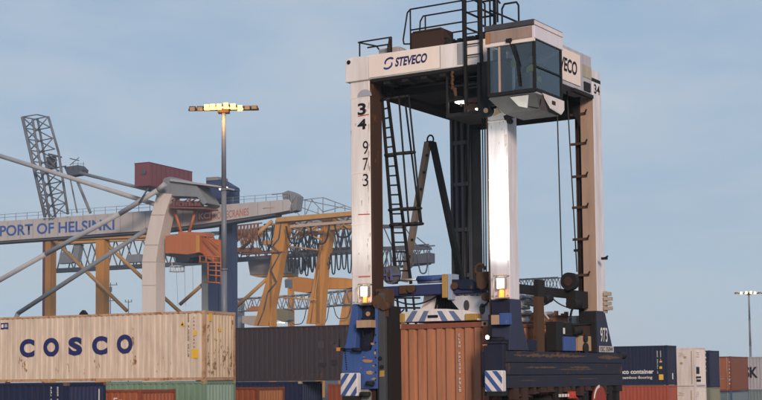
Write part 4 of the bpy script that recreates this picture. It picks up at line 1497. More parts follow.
# bolts and edge strips on the striped end beam and blue bases
mb = MB()
for k in range(9):
    q = fr(345 + 0.2 * k, 351 + 2.3 * k, -0.11)
    mb.tube((q.x, -0.10, q.z), (q.x, -0.118, q.z), 0.016, 6).cut()
for k in range(7):
    q = fr(375.6, 335 + 7.5 * k, -0.11)
    mb.tube((q.x, -0.10, q.z), (q.x, -0.118, q.z), 0.018, 6).cut()
cb(mb, 'base_bolt', M_NAVY, lb)

# ------------------------------------------------------------------ driver in the cab
def person_in_cab():
    ox, oy, oz = K.at(sx, sy + 0.02, zb + 0.20)
    t = thing('person', 'driver in a dark top and yellow safety vest seated inside the cab', 'person', (ox, oy, oz), K.rz)
    J = {}
    V, E, RAD = [], [], []
    def j(name, p, r, parent=None):
        J[name] = len(V)
        V.append(p); RAD.append(r)
        if parent is not None:
            E.append((J[parent], J[name]))
    # sits facing -y (forward), pelvis at the seat
    j('pelvis', (0, 0.10, 0.09), 0.145)
    j('waist', (0, 0.10, 0.25), 0.13, 'pelvis')
    j('chest', (0, 0.08, 0.42), 0.15, 'waist')
    j('neck', (0, 0.05, 0.56), 0.055, 'chest')
    j('head', (0, 0.02, 0.66), 0.085, 'neck')
    j('crown', (0, 0.02, 0.76), 0.075, 'head')
    for s, n in ((-1, 'l'), (1, 'r')):
        j('sh' + n, (s * 0.19, 0.07, 0.48), 0.06, 'chest')
        j('el' + n, (s * 0.25, -0.05, 0.26), 0.045, 'sh' + n)
        j('wr' + n, (s * 0.17, -0.27, 0.27), 0.03, 'el' + n)
        j('pm' + n, (s * 0.16, -0.34, 0.28), 0.032, 'wr' + n)
        for q in range(4):
            a = 'f%d%s' % (q, n)
            j(a, (s * (0.135 + 0.018 * q), -0.395, 0.285 - 0.004 * q), 0.009, 'pm' + n)
            j(a + 'b', (s * (0.135 + 0.018 * q), -0.415 - 0.004 * (q % 2), 0.26), 0.008, a)
        j('th' + n, (s * 0.118, -0.34, 0.30), 0.010, 'wr' + n)
        j('thb' + n, (s * 0.105, -0.375, 0.30), 0.009, 'th' + n)
        j('hp' + n, (s * 0.09, 0.02, 0.07), 0.09, 'pelvis')
        j('kn' + n, (s * 0.13, -0.34, 0.20), 0.06, 'hp' + n)
        j('an' + n, (s * 0.13, -0.50, -0.10), 0.045, 'kn' + n)
        j('ft' + n, (s * 0.13, -0.60, -0.135), 0.035, 'an' + n)
    me = bpy.data.meshes.new('body')
    me.from_pydata(V, E, [])
    o = bpy.data.objects.new('body', me)
    COL.objects.link(o)
    o.parent = t
    sk = o.modifiers.new('skin', 'SKIN')
    for i, d_ in enumerate(me.skin_vertices[0].data):
        d_.radius = (RAD[i], RAD[i])
        d_.use_root = (i == 0)
    sb = o.modifiers.new('sub', 'SUBSURF')
    sb.levels = sb.render_levels = 2
    dg = bpy.context.evaluated_depsgraph_get()
    m2 = bpy.data.meshes.new_from_object(o.evaluated_get(dg))
    o.modifiers.clear()
    o.data = m2
    m2.polygons.foreach_set('use_smooth', [True] * len(m2.polygons))
    skin = paint('skin', (0.42, 0.24, 0.17), dirt=0.05, rough=0.55, bump=0)
    cloth = paint('dark_cloth', (0.045, 0.05, 0.065), dirt=0.3, rough=0.9, bump=0)
    m2.materials.clear()
    m2.materials.append(skin); m2.materials.append(cloth)
    for p in m2.polygons:
        c = p.center
        p.material_index = 0 if (c.z > 0.57 or c.y < -0.30 and c.z > 0.2) else 1
    # face: nose, eyes, ears in one small mesh; hair; vest
    mb = MB()
    mb.prism([(-0.012, -0.07, 0.66), (0.012, -0.07, 0.66), (0.004, -0.062, 0.71), (-0.004, -0.062, 0.71)], (0, -0.02, -0.004))
    for s in (-1, 1):
        mb.tube((s * 0.078, 0.02, 0.66), (s * 0.09, 0.03, 0.69), 0.02, 8)
    mb.tube((-0.025, -0.068, 0.63), (0.025, -0.068, 0.63), 0.007, 6)
    mb.build('face', skin, t)
    mb = MB()
    for s in (-1, 1):
        mb.tube((s * 0.032, -0.066, 0.70), (s * 0.032, -0.076, 0.70), 0.011, 8)
    mb.build('eye', M_INK, t)
    mb = MB()
    n = 14
    rings = []
    for i in range(6):
        a = math.pi / 2 * i / 5
        rings.append([(0.093 * math.cos(a) * math.cos(2 * math.pi * k / n), 0.025 + 0.10 * math.cos(a) * math.sin(2 * math.pi * k / n), 0.715 + 0.10 * math.sin(a) - (0.05 if math.sin(2 * math.pi * k / n) > 0 and i == 0 else 0)) for k in range(n)])
    vs = [p for r_ in rings for p in r_]
    mb.add(vs, [(i * n + k, i * n + (k + 1) % n, (i + 1) * n + (k + 1) % n, (i + 1) * n + k) for i in range(5) for k in range(n)], True)
    mb.build('hair', paint('brown_hair', (0.05, 0.03, 0.02), dirt=0.2, rough=0.8, bump=0), t)
    mb = MB()
    n = 18
    secs = [(0.14, 0.165, 0.155), (0.28, 0.155, 0.15), (0.40, 0.175, 0.165), (0.47, 0.165, 0.15), (0.53, 0.10, 0.10)]
    vs = [(rx * math.cos(2 * math.pi * k / n), 0.09 + ry * math.sin(2 * math.pi * k / n), z) for z, rx, ry in secs for k in range(n)]
    mb.add(vs, [(i * n + k, i * n + (k + 1) % n, (i + 1) * n + (k + 1) % n, (i + 1) * n + k) for i in range(len(secs) - 1) for k in range(n)], True)
    mb.build('vest', paint('hi_vis_yellow', (0.62, 0.75, 0.06), dirt=0.1, rough=0.8, bump=0), t)
    return t
person_in_cab()
# vest hanging inside the windscreen
q = cf(508, 59)
vo = K.at(q.x, CF + 0.3, q.z + 0.1)
mb = MB()
for k in range(6):
    a0, a1 = -0.09 + 0.03 * k, -0.06 + 0.03 * k
    d0, d1 = 0.02 * math.sin(k * 1.7), 0.02 * math.sin((k + 1) * 1.7)
    mb.prism([(a0, d0, -0.22 + 0.03 * abs(k - 2.5) / 2.5), (a1, d1, -0.22), (a1, d1, -0.01 - 0.02 * abs(k - 2.5)), (a0, d0, -0.01 - 0.02 * abs(k - 2.5))], (0, 0.02, 0))
vest = mb.build('safety_vest', MATS['hi_vis_yellow'])
vest.location = vo
vest.rotation_euler = (0, 0, K.rz)
tag(vest, 'small yellow-green safety vest hanging behind the cab windscreen', 'vest')
mb = MB(); mb.tube((0, 0.01, -0.02), (0, 0.01, 0.22), 0.008, 6)
mb.build('hanger', M_INK, vest)

# ------------------------------------------------------------------ container stacks on the left
C_TAN = paint('cream_tan_paint', (0.61, 0.50, 0.395), rust=0.14, dirt=0.5, rough=0.55, rustcol=(0.24, 0.10, 0.035))
C_TANF = paint('cream_rust_frame', (0.47, 0.29, 0.17), rust=0.62, dirt=0.5, rough=0.7, rustcol=(0.27, 0.105, 0.03), scale=1.6)
C_TANE = paint('cream_end_lit', (0.60, 0.46, 0.32), rust=0.2, dirt=0.5, rough=0.6, rustcol=(0.26, 0.11, 0.03))  # sodium light on the end face put into a yellower cream
C_GREEN = paint('sage_green_paint', (0.16, 0.25, 0.17), rust=0.15, dirt=0.45)
C_BLUE = paint('container_navy', (0.013, 0.019, 0.052), rust=0.08, dirt=0.35)
C_BLUE2 = paint('navy_end_lit', (0.024, 0.034, 0.085), rust=0.08, dirt=0.35)  # lighter navy for end faces; the light on them put into colour
C_RED = paint('container_red', (0.22, 0.050, 0.022), rust=0.15, dirt=0.45)
C_RED2 = paint('container_orange_red', (0.31, 0.085, 0.034), rust=0.12, dirt=0.4)
C_PLUM = paint('container_plum', (0.044, 0.036, 0.043), rust=0.06, dirt=0.4, rustcol=(0.08, 0.045, 0.03))
YAW = 25
def stack(px, depth, z, **kw):
    f = Frame(px, depth, YAW, z, 378)
    label = kw.pop('label')
    return f, container('shipping_container', label, f.o, f.rz, **kw)
GRP = 'stacked shipping containers'
f, green = stack(205, 58.2, 0.0, label='sage green container carrying the cream container with blue letters', mat=C_GREEN, frame=C_GREEN,
                 casting=paint('casting_olive', (0.35, 0.28, 0.12), rust=0.3, dirt=0.4), end_mat=paint('pale_green_end', (0.26, 0.36, 0.28), rust=0.1, dirt=0.3), group=GRP)
f, cos = stack(205, 58.2, 2.90, label='cream container with large blue letters and rusty edges, on top of the left stack', mat=C_TAN, frame=C_TANF, end_mat=C_TANE, group=GRP)
# its lettering: five wide bold letters
for ch, xa, xb, ya, yb in (('C', 19.4, 34.4, 337.8, 357.6), ('O', 43.0, 58.8, 336.6, 356.8), ('S', 68.2, 82.0, 335.8, 355.8), ('C', 91.8, 107.2, 334.8, 355.0), ('O', 116.6, 132.4, 333.2, 354.0)):
    a, b = f.fr(xa, yb), f.fr(xb, ya)
    lettering(ch, (a.x, 0.018, a.z - 0.0), X1, Z1, b.x - a.x, b.z - a.z - 0.05, M_INKBLUE, cos, bold=0.055)
a, b = f.fr(188.2, 316), f.fr(195.5, 355)
marks((f.fr(187.5, 312).x, 0.012, f.fr(187.5, 312).z), X1, Z1, 17, 0.11, 0.11, paint('grey_ink', (0.12, 0.10, 0.09), dirt=0.3, bump=0), cos, seed=2)
marks((f.fr(193.3, 317).x, 0.012, f.fr(193.3, 317).z), X1, Z1, 9, 0.09, 0.15, MATS['grey_ink'], cos, seed=3)
placard = paint('placard_yellow', (0.72, 0.42, 0.03), dirt=0.2, rough=0.5, bump=0)
def flat(ptpx, v, mat, name, parent, fn):
    m_ = MB()
    pl = []
    for q_ in ptpx:
        p_ = fn(*q_)
        pl.append((p_.x, v, p_.z))
    m_.prism(pl, (0, -0.004, 0))
    return m_.build(name, mat, parent)
flat([(191.5, 349.5), (198, 349.2), (198, 358.2), (191.5, 358.4)], 0.014, placard, 'yellow_placard', cos, f.fr)
flat([(193.5, 330.5), (196, 330.3), (196, 335.5), (193.5, 335.6)], 0.014, placard, 'yellow_placard', cos, f.fr)
flat([(179.5, 326.5), (184.5, 326.2), (182.3, 320.8)], 0.014, placard, 'warning_triangle', cos, f.fr)
flat([(180.8, 325.6), (183.2, 325.4), (182.3, 322.6)], 0.008, M_INK, 'warning_triangle_centre', cos, f.fr)
flat([(0.5, 323.2), (8, 322.8), (8, 329), (0.5, 329.4)], 0.016, M_INKBLUE, 'logo_patch', cos, f.fr)
flat([(1.2, 324.6), (3.4, 324.4), (3.4, 327.8), (1.2, 328)], 0.010, M_INKWHITE, 'logo_mark', cos, f.fr)
flat([(4.4, 324.4), (7.2, 324.2), (7.2, 327.4), (4.4, 327.6)], 0.010, paint('logo_grey', (0.35, 0.36, 0.4), bump=0), 'logo_mark', cos, f.fr)
def endflat(ptpx, u, mat, name, parent, fn):
    m_ = MB()
    m_.prism([(u, fn(*q_).y, fn(*q_).z) for q_ in ptpx], (0.004, 0, 0))
    return m_.build(name, mat, parent)
endflat([(209.2, 312.5), (212, 312.6), (212, 321.5), (209.2, 321.5)], -0.012, placard, 'yellow_placard', cos, f.sd)
endflat([(218.5, 331.5), (221.5, 331.5), (220.2, 326)], -0.012, placard, 'warning_triangle', cos, f.sd)
# rust runs with a shape of their own
rg = random.Random(31)
mb = MB()
def blot(fn, px, py, along_x, sx_, sy_):
    q = fn(px, py)
    n_ = 9
    pl = []
    for k in range(n_):
        t = 2 * math.pi * k / n_
        rr = rg.uniform(0.45, 1.1)
        h_, v_ = sx_ * rr * math.cos(t), sy_ * rr * math.sin(t)
        pl.append((q.x + h_, 0.016, q.z + v_) if along_x else (-0.014, q.y + h_, q.z + v_))
    mb.prism(pl, (0, -0.003, 0) if along_x else (0.003, 0, 0))
for (px, py, rx, ry, n_) in ((20.5, 360, 1.6, 3.5, 9), (24.5, 367, 2.0, 5.5, 20), (132.5, 340, 0.7, 8, 10), (134.5, 361, 2.0, 5.5, 22), (68, 369, 1.2, 3, 5), (96, 366, 6, 5, 5), (160, 362, 12, 7, 6)):
    for k in range(n_):
        blot(f.fr, px + rg.gauss(0, rx * 0.6), py + rg.gauss(0, ry * 0.6), True, rg.uniform(0.010, 0.035), rg.uniform(0.02, 0.10))
for (px, py, rx, ry, n_) in ((209, 361, 1.2, 6, 16), (215, 364, 1.5, 5, 16), (224, 360, 2.0, 6, 22), (228, 352, 1.0, 5, 10), (231.5, 362, 1.2, 7, 20), (229, 371, 2.0, 3, 12), (213, 373, 3.0, 2, 10), (219, 345, 5, 12, 12), (232.5, 322, 0.8, 10, 10), (209, 335, 0.8, 12, 10)):
    for k in range(n_):
        blot(f.sd, min(233.5, max(207.5, px + rg.gauss(0, rx * 0.6))), py + rg.gauss(0, ry * 0.6), False, rg.uniform(0.012, 0.05), rg.uniform(0.02, 0.09))
rr_o = mb.build('rust_spots', paint('rust_run', (0.36, 0.19, 0.09), rust=0.35, dirt=0.5, scale=4, bump=0), cos)
rr_o['kind'] = 'stuff'

f, o = stack(67, 53.0, 0.0, label='dark navy container with brown corner posts, leftmost on the bottom row', mat=C_BLUE, frame=C_BLUE, end_mat=C_BLUE2,
             casting=paint('casting_brown', (0.16, 0.085, 0.05), rust=0.4, dirt=0.4), group=GRP)
marks((f.fr(50.5, 387).x, 0.012, f.fr(50.5, 387).z), X1, Z1, 8, 0.09, 0.09, M_INKWHITE, o, seed=5)
marks((f.fr(57.0, 387).x, 0.012, f.fr(57.0, 387).z), X1, Z1, 8, 0.09, 0.09, M_INKWHITE, o, seed=6)
m1_ = f.sd(99.5, 389, 0)
mb = MB(); mb.box(-0.026, -0.012, m1_.y - 0.03, m1_.y + 0.03, 1.9, m1_.z); mb.build('white_stripe', M_INKWHITE, o)
mb = MB(); q = f.fr(57, 380.2); mb.box(q.x - 0.2, q.x + 0.15, -0.006, 0.002, q.z - 0.05, q.z + 0.02); mb.build('yellow_tape', M_YELLOW, o)
f, o = stack(141, 55.0, 0.0, label='orange red container below its green and cream neighbours, standing in front of them', mat=C_RED2, frame=C_RED, end_mat=C_RED2, length=6.058, height=2.591, group=GRP,
             casting=C_RED)
marks((f.fr(113.5, 398).x, 0.012, f.fr(113.5, 398).z), X1, Z1, 1, 0.28, 0.3, M_INKWHITE, o, seed=8)
marks((f.fr(118.5, 400).x, 0.012, f.fr(118.5, 400).z), X1, Z1, 1, 0.25, 0.3, M_INKWHITE, o, seed=9)
f, o = stack(258, 63.0, 0.0, label='orange container on the ground just right of the sage green one', mat=C_RED2, frame=C_RED, end_mat=paint('orange_end_lit', (0.42, 0.15, 0.055), rust=0.12, dirt=0.4),  # brighter end colour holds the warm lamp light on that face
             length=6.058, height=2.591, group=GRP, casting=C_RED)
FB = Frame(301, 74.7, YAW, -0.09, 378)
def in_row(s, z, label, **kw):
    in_row.last = container('shipping_container', label, FB.at(s, 0, z), FB.rz, group=GRP, **kw)
    return in_row.last
o = in_row(0.0, 0.0, 'navy blue container under the left part of the long plum container', mat=C_BLUE, frame=C_BLUE, end_mat=C_BLUE2, casting=paint('casting_tan2', (0.4, 0.3, 0.14), dirt=0.3))
o2 = in_row(7.62, 0.0, 'dark red container under the right part of the long plum container', mat=C_RED, frame=C_RED, length=6.058, height=2.75)
in_row(5.7, 2.90, 'long dark plum container on the second row behind the carrier', mat=C_PLUM, frame=C_PLUM, height=2.92, pitch=0.30)
rg = random.Random(14)
pm_ = [paint('plum_patch', (0.062, 0.050, 0.058), dirt=0.5), paint('plum_patch_dark', (0.028, 0.024, 0.030), dirt=0.5)]
pl_ = in_row.last
for k in range(9):
    x = -5.2 + 4.6 * rg.random(); z = 0.3 + 2.0 * rg.random(); a_, b_ = rg.uniform(0.1, 0.5), rg.uniform(0.08, 0.4)
    mb = MB(); mb.box(x, x + a_, 0.012, 0.02, z, z + b_); mb.build('repair_patch', pm_[k % 2], pl_)
marks((-0.75, 0.010, 2.55), X1, Z1, 13, 0.09, 0.10, paint('dull_white_ink', (0.22, 0.21, 0.21), dirt=0.4, bump=0), pl_, seed=12)
mb = MB()
for k in range(40):
    x = -6.3 + 6.2 * rg.random(); z = rg.choice([0.17, 2.75, 0.3]) + rg.uniform(0, 0.12)
    mb.prism([(x, 0.008, z), (x + rg.uniform(0.03, 0.12), 0.008, z + 0.01), (x + 0.05, 0.008, z - rg.uniform(0.05, 0.25))], (0, -0.002, 0))
o_ = mb.build('rust_spots', paint('plum_rust', (0.12, 0.06, 0.035), rust=0.3, dirt=0.5, bump=0), pl_)
o_['kind'] = 'stuff'
# shims so the plum container also bears on the lower red one
for yy in (0.1, 2.2):
    mb = MB(); mb.box(-0.2, 0.2, -0.08, 0.08, 0, 0.149)
    bl = mb.build('wooden_block', M_BROWN)
    bl.location = FB.at(5.2, yy, 2.75); bl.rotation_euler = (0, 0, FB.rz)
    tag(bl, 'low wooden block between the dark red and the plum container, ' + ('front one' if yy < 1 else 'back one'), 'block')

# ------------------------------------------------------------------ containers on the right
C_ECO = paint('eco_navy', (0.012, 0.017, 0.044), dirt=0.3)
C_REEF = paint('reefer_white', (0.66, 0.59, 0.55), rust=0.05, dirt=0.35)
C_BRN = paint('container_brown', (0.15, 0.045, 0.025), rust=0.1, dirt=0.35)
C_LGREY = paint('container_light_grey', (0.36, 0.34, 0.36), rust=0.04, dirt=0.35)
C_TEAL = paint('container_teal', (0.16, 0.21, 0.21), rust=0.1, dirt=0.4)
C_OLIV = paint('container_olive', (0.20, 0.21, 0.15), rust=0.1, dirt=0.4)
GRR = 'containers stacked at the far right'
def rstack(px, depth, tiers, yaw=27, end=False):
    g = ground_z(depth)
    f_ = Frame(px, depth, yaw, g, 378)
    z = 0.0
    res = []
    for kw in tiers:
        kw = dict(kw)
        label = kw.pop('label')
        h_ = kw.get('height', 2.896)
        rz_ = f_.rz - math.pi / 2 if end else f_.rz
        pos = f_.at(-2.438 if end else 0, 0, z)
        res.append((z, container('shipping_container', label, pos, rz_, group=GRR, **kw)))
        z += h_ + 0.004
    return f_, res
f, (r0, r1) = rstack(668, 103, [
    dict(label='red container underneath the navy one with white writing', mat=paint('container_bright_red', (0.33, 0.062, 0.03), rust=0.1, dirt=0.35)),
    dict(label='navy container with two lines of white writing beside the carrier', mat=C_ECO, end_mat=C_ECO)])
z1, eco = r1
a, b = f.fr(620.3, 374.2), f.fr(653.6, 369.3)
lettering('eco container', (a.x, 0.016, a.z - z1), X1, Z1, b.x - a.x, b.z - a.z - 0.02, M_INKWHITE, eco, bold=0.03)
a, b = f.fr(622, 380), f.fr(652.2, 375.6)
lettering('bamboo flooring', (a.x, 0.016, a.z - z1), X1, Z1, b.x - a.x, b.z - a.z - 0.03, M_INKWHITE, eco, bold=0.015)
for px, py, n_ in ((656.7, 351, 14), (660, 351, 6)):
    q = f.fr(px, py); marks((q.x, 0.012, q.z - z1), X1, Z1, n_, 0.11, 0.12, M_INKWHITE, eco, seed=n_)
for (x0, x1, y0, y1) in ((659, 663.2, 374.5, 380), (659.5, 662, 366.5, 369), (659.5, 662, 361, 362.5)):
    p, q = f.fr(x0, y1), f.fr(x1, y0)
    mb = MB(); mb.box(p.x, q.x, 0.012, 0.018, p.z - z1, q.z - z1); mb.build('yellow_placard', placard, eco)
q = f.sd(673, 378); mb = MB(); mb.box(-0.008, -0.003, q.y - 0.2, q.y + 0.1, q.z - z1 - 0.1, q.z - z1 + 0.35); mb.build('white_stripe', M_INKWHITE, eco)

f, (w0, w1) = rstack(696, 106.5, [
    dict(label='short white refrigerated container at the bottom of its stack', mat=C_REEF, near='reefer', length=3.0),
    dict(label='short white refrigerated container on top, right of the navy one with writing', mat=C_REEF, near='reefer', length=3.0)], end=True)
for z_, o in (w0, w1):
    # machinery end: grille, label columns, small marks
    def rb2(px0, px1, py0, py1, mat, name):
        m_ = MB()
        if px0 < 695:
            p, q = f.fr(px0, py1), f.fr(px1, py0)
            m_.box(-0.028, -0.012, p.x + 2.438, q.x + 2.438, p.z - z_, q.z - z_)
        else:
            p, q = f.sd(max(px0, 696.4), py1), f.sd(px1, py0)
            m_.box(-q.y, -p.y, 2.40, 2.43, p.z - z_, q.z - z_)
        return m_.build(name, mat, o)
    dy = 0 if z_ > 1 else 39.5
    if z_ > 1:
        rb2(695.5, 699.5, 367, 374, M_INK, 'machine_grille')
        rb2(694.5, 701, 376.5, 378.5, M_INK, 'machine_grille')
        rb2(696, 701, 379.5, 382, M_INK, 'machine_grille')
        for (x0, y0) in ((680, 364.5), (683.5, 358.5)):
            rb2(x0, x0 + 2.6, y0 - 2.2, y0, paint('olive_sticker', (0.35, 0.30, 0.12), bump=0), 'sticker')
    for (x0, y0, w_) in ((678.5, 353.5, 4), (679.5, 354.8, 5), (696.5, 353, 2.5), (697.2, 355, 2.0), (695.5, 357.2, 3.5), (678, 356.3, 6)):
        rb2(x0, x0 + w_, y0 - 0.55 + dy, y0 + dy, paint('faint_mark', (0.40, 0.33, 0.26), bump=0), 'stencil_mark')
    rb2(691.5, 691.8, 351 + dy, 386 + dy, paint('faint_mark', (0.40, 0.33, 0.26), bump=0), 'panel_seam')

f, (b0, b1) = rstack(710.5, 111, [
    dict(label='olive green short container under the short navy one', mat=C_OLIV, length=3.0, near='doors', end_mat=paint('olive_end', (0.15, 0.17, 0.13), dirt=0.4)),
    dict(label='short navy container between the white and the brown one', mat=paint('navy_side', (0.018, 0.024, 0.062), dirt=0.3), end_mat=C_ECO, length=3.0, height=2.896)], end=True)
z1, o = b1
for k, (px, py) in enumerate(((704, 352), (704.3, 357), (704.2, 361), (704.2, 366), (704.4, 370))):
    q = f.fr(px, py); mb = MB(); mb.box(-0.028, -0.012, q.x + 2.438, q.x + 2.438 + 0.14, q.z - z1 - 0.12, q.z - z1); mb.build('white_mark', M_INKWHITE, o)
f, (n0, n1) = rstack(731.5, 115.5, [
    dict(label='blue container under the brown one near the right edge', mat=paint('mid_blue_paint', (0.045, 0.085, 0.20), dirt=0.35), length=6.058, height=2.591, near='doors',
         panel_mat=paint('slate_teal', (0.12, 0.17, 0.19), dirt=0.3)),
    dict(label='brown container with an orange front on the second row', mat=C_BRN, end_mat=paint('orange_brown', (0.30, 0.10, 0.042), dirt=0.35), length=6.058, height=2.85, near='doors')], end=True)
z1, o = n1
for k in range(7):
    q = f.fr(729, 361.5 + 3.6 * k); mb = MB(); mb.box(-0.020, -0.012, q.x + 2.438, q.x + 2.438 + 0.16, q.z - z1 - 0.11, q.z - z1); mb.build('sticker', placard if k % 3 == 1 else M_INKWHITE, o)
g = ground_z(124)
fM = Frame(757, 124, 27, g, 378)
fM.o = fM.at(9.0, 0, 0)
low = container('shipping_container', 'grey green container under the light grey one at the right edge', fM.o, fM.rz, mat=C_TEAL, height=2.591, group=GRR)
hi = container('shipping_container', 'light grey container with black capitals at the right edge', fM.o + Vector((0, 0, 2.595)), fM.rz, mat=C_LGREY, height=2.896, group=GRR)
a, b = fM.fr(744.6, 378.2), fM.fr(757.6, 366.8)
hh = b.z - a.z
each = (b.x - a.x) / 2
lettering('MAERSK', (b.x - each * 6.4, 0.012, a.z - 2.595), X1, Z1, each * 6.4, hh, M_INK, hi, bold=0.03)

# ------------------------------------------------------------------ light masts
def mast(px, py_top, depth, name_label, head_w, r0, r1, arms, lamp=None):
    g_ = ground_z(depth)
    f_ = Frame(px, depth, 0, g_, 300)
    top = f_.fr(px, py_top).z
    t = thing('light_mast', name_label, 'light mast', f_.o, 0.0, 'floodlight masts')
    pole_mat = paint('mast_steel', (0.15, 0.16, 0.19), rust=0.05, dirt=0.35, rough=0.4)
    m_ = MB()
    n = 4
    for k in range(n):
        za, zb_ = top * k / n, top * (k + 1) / n
        ra, rb2_ = r0 + (r1 - r0) * k / n, r0 + (r1 - r0) * (k + 1) / n
        m_.tube((0, 0, za), (0, 0, zb_), ra, 12, rb2_)
        m_.tube((0, 0, zb_ - 0.12), (0, 0, zb_), rb2_ * 1.25, 12)
    m_.box(-0.6, 0.6, -0.6, 0.6, 0, 0.15)
    m_.build('pole', pole_mat, t)
    m_ = MB()
    m_.beam((-head_w / 2, 0, top), (head_w / 2, 0, top), 0.14, 0.16)
    m_.beam((0, -0.7, top), (0, 0.7, top), 0.14, 0.14)
    m_.box(-0.4, 0.4, -0.4, 0.4, top - 0.25, top + 0.1)
    m_.build('crossarm', MATS['brown_steel'], t)
    for (x, y, lit) in arms:
        m_ = MB()
        z = top + 0.02
        m_.prism([(x - 0.24, y - 0.30, z), (x + 0.24, y - 0.30, z), (x + 0.22, y - 0.26, z + 0.2), (x - 0.22, y - 0.26, z + 0.2)], (0, 0.5, 0.02))
        m_.box(x - 0.04, x + 0.04, y - 0.05, y + 0.05, top - 0.05, z + 0.01)
        h_ = m_.build('floodlight', paint('lamp_housing', (0.09, 0.06, 0.045), dirt=0.3), t)
        m_ = MB()
        m_.box(x - 0.2, x + 0.2, y - 0.34, y + 0.18, z - 0.05, z - 0.006)
        m_.box(x - 0.17, x + 0.17, y - 0.355, y - 0.302, z - 0.10 - 0.06 * lit + 0.05 * math.sin(9 * x), z + 0.16 + 0.08 * lit + 0.05 * math.sin(9 * x))
        m_.build('lens', (lamp or M_SODIUM) if lit else paint('unlit_lens', (0.30, 0.20, 0.10), dirt=0.2, bump=0), h_)
    return t, top, f_
mt, top, fmst = mast(224.2, 109.5, 100, 'tall light mast behind the cream container with glowing orange floodlights', 5.0, 0.26, 0.15,
                     [(-2.2, 0, 0), (-1.65, 0, 0), (-1.15, -0.1, 1), (-0.7, -0.4, 1), (-0.22, -0.65, 1), (0.26, -0.65, 1), (0.74, -0.4, 1), (1.2, -0.1, 1), (1.7, 0, 0), (2.2, 0, 0), (0.1, 0.6, 1)])
ld = bpy.data.lights.new('mast_light', 'POINT')
ld.energy = 260
ld.color = (1.0, 0.6, 0.25)
ld.shadow_soft_size = 0.5
lo = bpy.data.objects.new('mast_light', ld)
COL.objects.link(lo)
lo.parent = mt
lo.location = (0, -0.9, top - 0.55)
mast(749, 293.5, 250, 'thin distant light mast at the right edge above the light grey container', 5.0, 0.24, 0.14,
     [(-2.2, 0, 0), (-1.4, 0, 1), (-0.6, -0.3, 1), (0.2, -0.4, 1), (1.0, 0, 1), (1.9, 0, 0)], M_FARLAMP)
mb = MB()
mb.tube((0, 0, top - 6.0), (0, 0, top - 5.6), 0.3, 8)
# ------------------------------------------------------------------ cranes
M_CGREY = paint('crane_pale_grey', (0.36, 0.36, 0.37), rust=0.04, dirt=0.25, scale=0.15, bump=0)
M_CGREY2 = paint('crane_mid_grey', (0.20, 0.215, 0.235), rust=0.04, dirt=0.3, scale=0.2, bump=0)
M_CDARK = paint('crane_dark_grey', (0.075, 0.085, 0.105), rust=0.04, dirt=0.3, scale=0.2, bump=0)
M_CGIRD = paint('crane_girder_paint', (0.42, 0.39, 0.38), rust=0.03, dirt=0.25, scale=0.12, bump=0)
M_CLEG = paint('crane_leg_paint', (0.60, 0.53, 0.48), rust=0.03, dirt=0.2, scale=0.15, bump=0)
M_CMAR = paint('machinery_maroon', (0.16, 0.045, 0.055), dirt=0.3, scale=0.2, bump=0)
M_CORG = paint('crane_orange', (0.42, 0.125, 0.035), rust=0.05, dirt=0.3, scale=0.3, bump=0)
M_CRED = paint('crane_faded_red', (0.36, 0.12, 0.08), dirt=0.3, scale=0.3, bump=0)
M_CNAVY = paint('crane_navy', (0.035, 0.055, 0.13), dirt=0.3, scale=0.2, bump=0)
M_CYEL = paint('crane_yellow', (0.52, 0.235, 0.04), rust=0.1, dirt=0.35, scale=0.2, bump=0)
M_CYEL2 = paint('crane_beam_tan', (0.46, 0.25, 0.08), rust=0.1, dirt=0.35, scale=0.2, bump=0)
M_CRUSTL = paint('festoon_brown', (0.20, 0.085, 0.035), dirt=0.4, scale=0.5, bump=0)
M_CBLK = paint('festoon_black', (0.018, 0.022, 0.030), dirt=0.2, bump=0)

def poly(m_, f_, pts, v, th):
    m_.prism([tuple(f_.fr(x, y, v)) for x, y in pts], (0, th, 0))
def tb(m_, f_, a, b, v, rpx, v2=None, n=10):
    p_, q_ = f_.fr(a[0], a[1], v), f_.fr(b[0], b[1], v if v2 is None else v2)
    s_ = (f_.o.y + v) / F
    m_.tube(p_, q_, rpx * s_, n)
def to_ground(p_):
    return Vector((p_.x, p_.y, 0))
def lattice(m_, f_, top_pts, bot_pts, v, depth, rpx, n, chord=1.6):
    """Box truss: two chords in front, two behind, zigzag diagonals."""
    def at(pl, t):
        k = t * (len(pl) - 1)
        i = min(int(k), len(pl) - 2)
        u = k - i
        return (pl[i][0] * (1 - u) + pl[i + 1][0] * u, pl[i][1] * (1 - u) + pl[i + 1][1] * u)
    s_ = (f_.o.y + v) / F
    fronts = []
    for k in range(n + 1):
        a, b = at(top_pts, k / n), at(bot_pts, k / n)
        A_, B_ = f_.fr(a[0], a[1], v), f_.fr(b[0], b[1], v)
        fronts.append((A_, B_))
    D_ = Vector((0, depth, 0))
    for k in range(n):
        (A0, B0), (A1, B1) = fronts[k], fronts[k + 1]
        for off in (Vector((0, 0, 0)), D_):
            m_.tube(A0 + off, A1 + off, rpx * chord * s_, 5)
            m_.tube(B0 + off, B1 + off, rpx * chord * s_, 5)
            M_ = (A0 + A1) / 2
            m_.tube(B0 + off, M_ + off, rpx * s_, 5)
            m_.tube(M_ + off, B1 + off, rpx * s_, 5)
        m_.tube(A0, A0 + D_, rpx * s_, 5)
        m_.tube(B0, B1 + D_, rpx * s_ * 0.8, 5)
